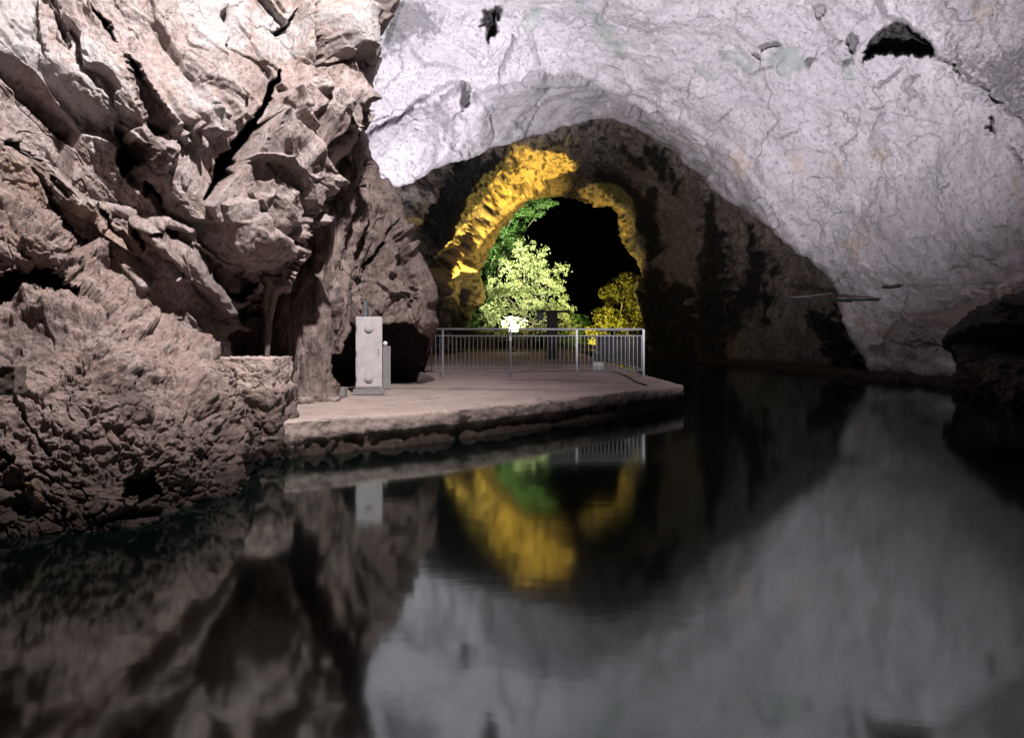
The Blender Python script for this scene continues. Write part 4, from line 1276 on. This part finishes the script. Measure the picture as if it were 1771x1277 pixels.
# ================================================================== TREES
def leaves(name, blobs, n, size, mat, parent, seed, flat_=0.5):
    rng = np.random.default_rng(seed)
    sub = []
    for b in blobs:
        for _ in range(34):
            d = rng.normal(size=3)
            d /= np.linalg.norm(d)
            r = rng.random() ** 0.5
            k = 0.10 + 0.14 * rng.random()
            sub.append((b[0] + d[0] * r * b[3], b[1] + d[1] * r * b[4], b[2] + d[2] * r * b[5], b[3] * k * 1.2, b[4] * k * 1.2, b[5] * k))
    loose = [tuple(b[:3]) + (b[3] * 0.98, b[4] * 0.98, b[5] * 0.98) for b in blobs]
    share = 0.22
    blobs = sub
    vol = np.array([b[3] * b[4] * b[5] for b in blobs])
    pick = rng.choice(len(blobs), n, p=vol / vol.sum())
    c = np.array(blobs)[pick]
    lv = np.array([b[3] * b[4] * b[5] for b in loose])
    c2 = np.array(loose)[rng.choice(len(loose), n, p=lv / lv.sum())]
    c = np.where(rng.random((n, 1)) < share, c2, c)
    d = rng.normal(size=(n, 3))
    d /= np.linalg.norm(d, axis=1, keepdims=True)
    r = rng.random(n) ** (1 / 2.4)
    p = c[:, :3] + d * r[:, None] * c[:, 3:6]
    keep = fbm(p * 1.5, 3, seed=seed) > -0.25
    p = p[keep]
    n = len(p)
    a = rng.normal(size=(n, 3)); a /= np.linalg.norm(a, axis=1, keepdims=True)
    b = np.cross(a, rng.normal(size=(n, 3))); b /= np.linalg.norm(b, axis=1, keepdims=True)
    s = size * (0.6 + 0.8 * rng.random(n))[:, None]
    v = np.stack([p - a * s, p + b * s * 0.45, p + a * s, p - b * s * 0.45], 1).reshape(-1, 3)
    f = np.arange(n * 4).reshape(n, 4)
    return mesh_np(name, v, f, mat, None, parent, False)

def tree(name, base, stems, blobs, n, size, leaf, label, seed, cat='tree', group=None):
    t = empty(name, base)
    tag(t, label, cat, group)
    rng = random.Random(seed)
    bm = bmesh.new()
    for (pts, r0) in stems:
        tube(bm, pts, [r0 * (1 - 0.8 * k / (len(pts) - 1)) for k in range(len(pts))], 8)
    for bl in blobs:
        s0 = rng.choice(stems)[0]
        st = Vector(s0[rng.randrange(1, len(s0))])
        en = Vector(bl[:3])
        m = st.lerp(en, 0.5) + Vector((0, 0, 0.15))
        tube(bm, [st, m, en], [0.05, 0.035, 0.012], 6)
    obj('trunk', bm, M['bark'], t, True)
    leaves('crown', blobs, n, size, M[leaf], t, seed)
    return t

def blob_px(px, py, D, rx, rz, base, ry=None):
    p = P(px, py, D) - Vector(base)
    s = F / D
    return (p.x, p.y, p.z, rx / s, (ry or rx) / s, rz / s)

b = (0.9, 52.0, GZ - 0.02)
bl = [blob_px(*q, b) for q in ((908, 430, 52, 24, 24), (888, 462, 52, 28, 24), (925, 462, 52.4, 28, 26), (865, 500, 51.8, 26, 28), (905, 500, 52, 34, 30), (950, 490, 52.4, 30, 26),
                               (975, 465, 52.4, 18, 14), (850, 545, 51.6, 24, 26), (885, 540, 52.4, 26, 26), (930, 535, 52.2, 32, 26), (970, 535, 52.4, 26, 26), (848, 575, 51.6, 26, 14),
                               (935, 575, 53, 34, 16), (985, 570, 53, 20, 18), (940, 440, 52.4, 14, 18))]
tree('green_tree', b, [([(0, 0, 0), (0.1, 0, 2.2), (0.0, 0, 4.5), (0.1, 0, 7.4)], 0.13), ([(0.5, 0.1, 0), (0.7, 0, 2), (1.4, 0, 4.0), (2.0, 0, 5.5)], 0.08), ([(0.9, 0.1, 0), (1.2, 0, 2), (1.7, 0, 3.6)], 0.06),
                       ([(-0.2, 0, 0), (-0.7, 0, 2.2), (-1.4, 0, 4.0)], 0.06)], bl, 22000, 0.085, 'leaf', 'tall bright pale green tree lit from below beyond the cave mouth', 5)
b = (7.6, 50.0, GZ - 0.02)
bl = [blob_px(*q, b) for q in ((1085, 490, 50, 26, 20), (1060, 510, 50, 24, 22), (1098, 530, 50, 24, 30), (1050, 550, 50, 30, 22), (1090, 570, 50, 32, 22), (1035, 575, 50, 26, 16), (1120, 500, 50, 24, 30), (1060, 590, 49.6, 44, 14))]
tree('yellow_tree', b, [([(0, 0, 0), (0.2, 0, 1.5), (0.4, 0, 3.0), (0.6, 0, 4.6)], 0.10), ([(-0.4, 0, 0), (-0.9, 0, 1.4), (-1.2, 0, 2.6)], 0.06)], bl, 17000, 0.10, 'leaf_yellow', 'yellow lit leafy tree at the right side of the cave mouth', 6)
b = (-1.4, 56.0, GZ - 0.02)
bl = [blob_px(*q, b) for q in ((915, 362, 55, 30, 22), (885, 395, 55, 26, 26), (865, 430, 55.5, 26, 30), (845, 470, 56, 28, 34), (835, 520, 56, 28, 34), (880, 420, 56, 30, 26), (945, 350, 54, 22, 12), (820, 560, 56, 28, 28), (900, 345, 54, 30, 18))]
tree('dark_tree', b, [([(0, 0, 0), (-0.1, 0, 3), (0.3, 0, 6.5), (1.4, 0, 10.0)], 0.22), ([(-0.4, 0, 0), (-0.9, 0, 2.6), (-1.1, 0, 5.0)], 0.10)], bl, 20000, 0.12, 'leaf_dark', 'dark green tree rising behind the left edge of the cave mouth', 8)
b = (5.0, 54.0, GZ - 0.02)
bl = [blob_px(*q, b) for q in ((1000, 560, 54, 22, 20), (985, 585, 54, 24, 14), (1015, 585, 54, 20, 12))]
tree('shrub', b, [([(0, 0, 0), (0.1, 0, 1.0), (0.0, 0, 1.8)], 0.05)], bl, 4500, 0.12, 'leaf_dark', 'dark green shrub between the bright tree and the yellow tree', 9, 'shrub')
b = (-4.4, 48.5, GZ - 0.02)
bl = [blob_px(*q, b) for q in ((775, 575, 48, 30, 18), (810, 580, 48, 28, 14), (840, 590, 48.6, 26, 10), (745, 590, 48, 24, 14))]
tree('shrub', b, [([(0, 0, 0), (0.1, 0, 0.7), (0.0, 0, 1.2)], 0.05), ([(1, 0, 0), (1.1, 0, 0.7)], 0.04)], bl, 6000, 0.11, 'leaf_yellow', 'low ochre shrub behind the left end of the railing', 10, 'shrub')
b = (0.2, 43.4, GZ - 0.02)  # leaves added around the lamp to imitate its glare
bl = [blob_px(*q, b) for q in ((888, 562, 44.0, 30, 14), (905, 572, 44.2, 26, 12), (872, 574, 44.2, 26, 12), (890, 585, 43.6, 34, 9))]
tree('shrub', b, [([(0, 0, 0), (0.05, 0, 0.5), (0.0, 0, 1.0)], 0.03)], bl, 2000, 0.06, 'leaf', 'added pale leaves right behind the white floodlight, imitating its glare', 12, 'shrub')
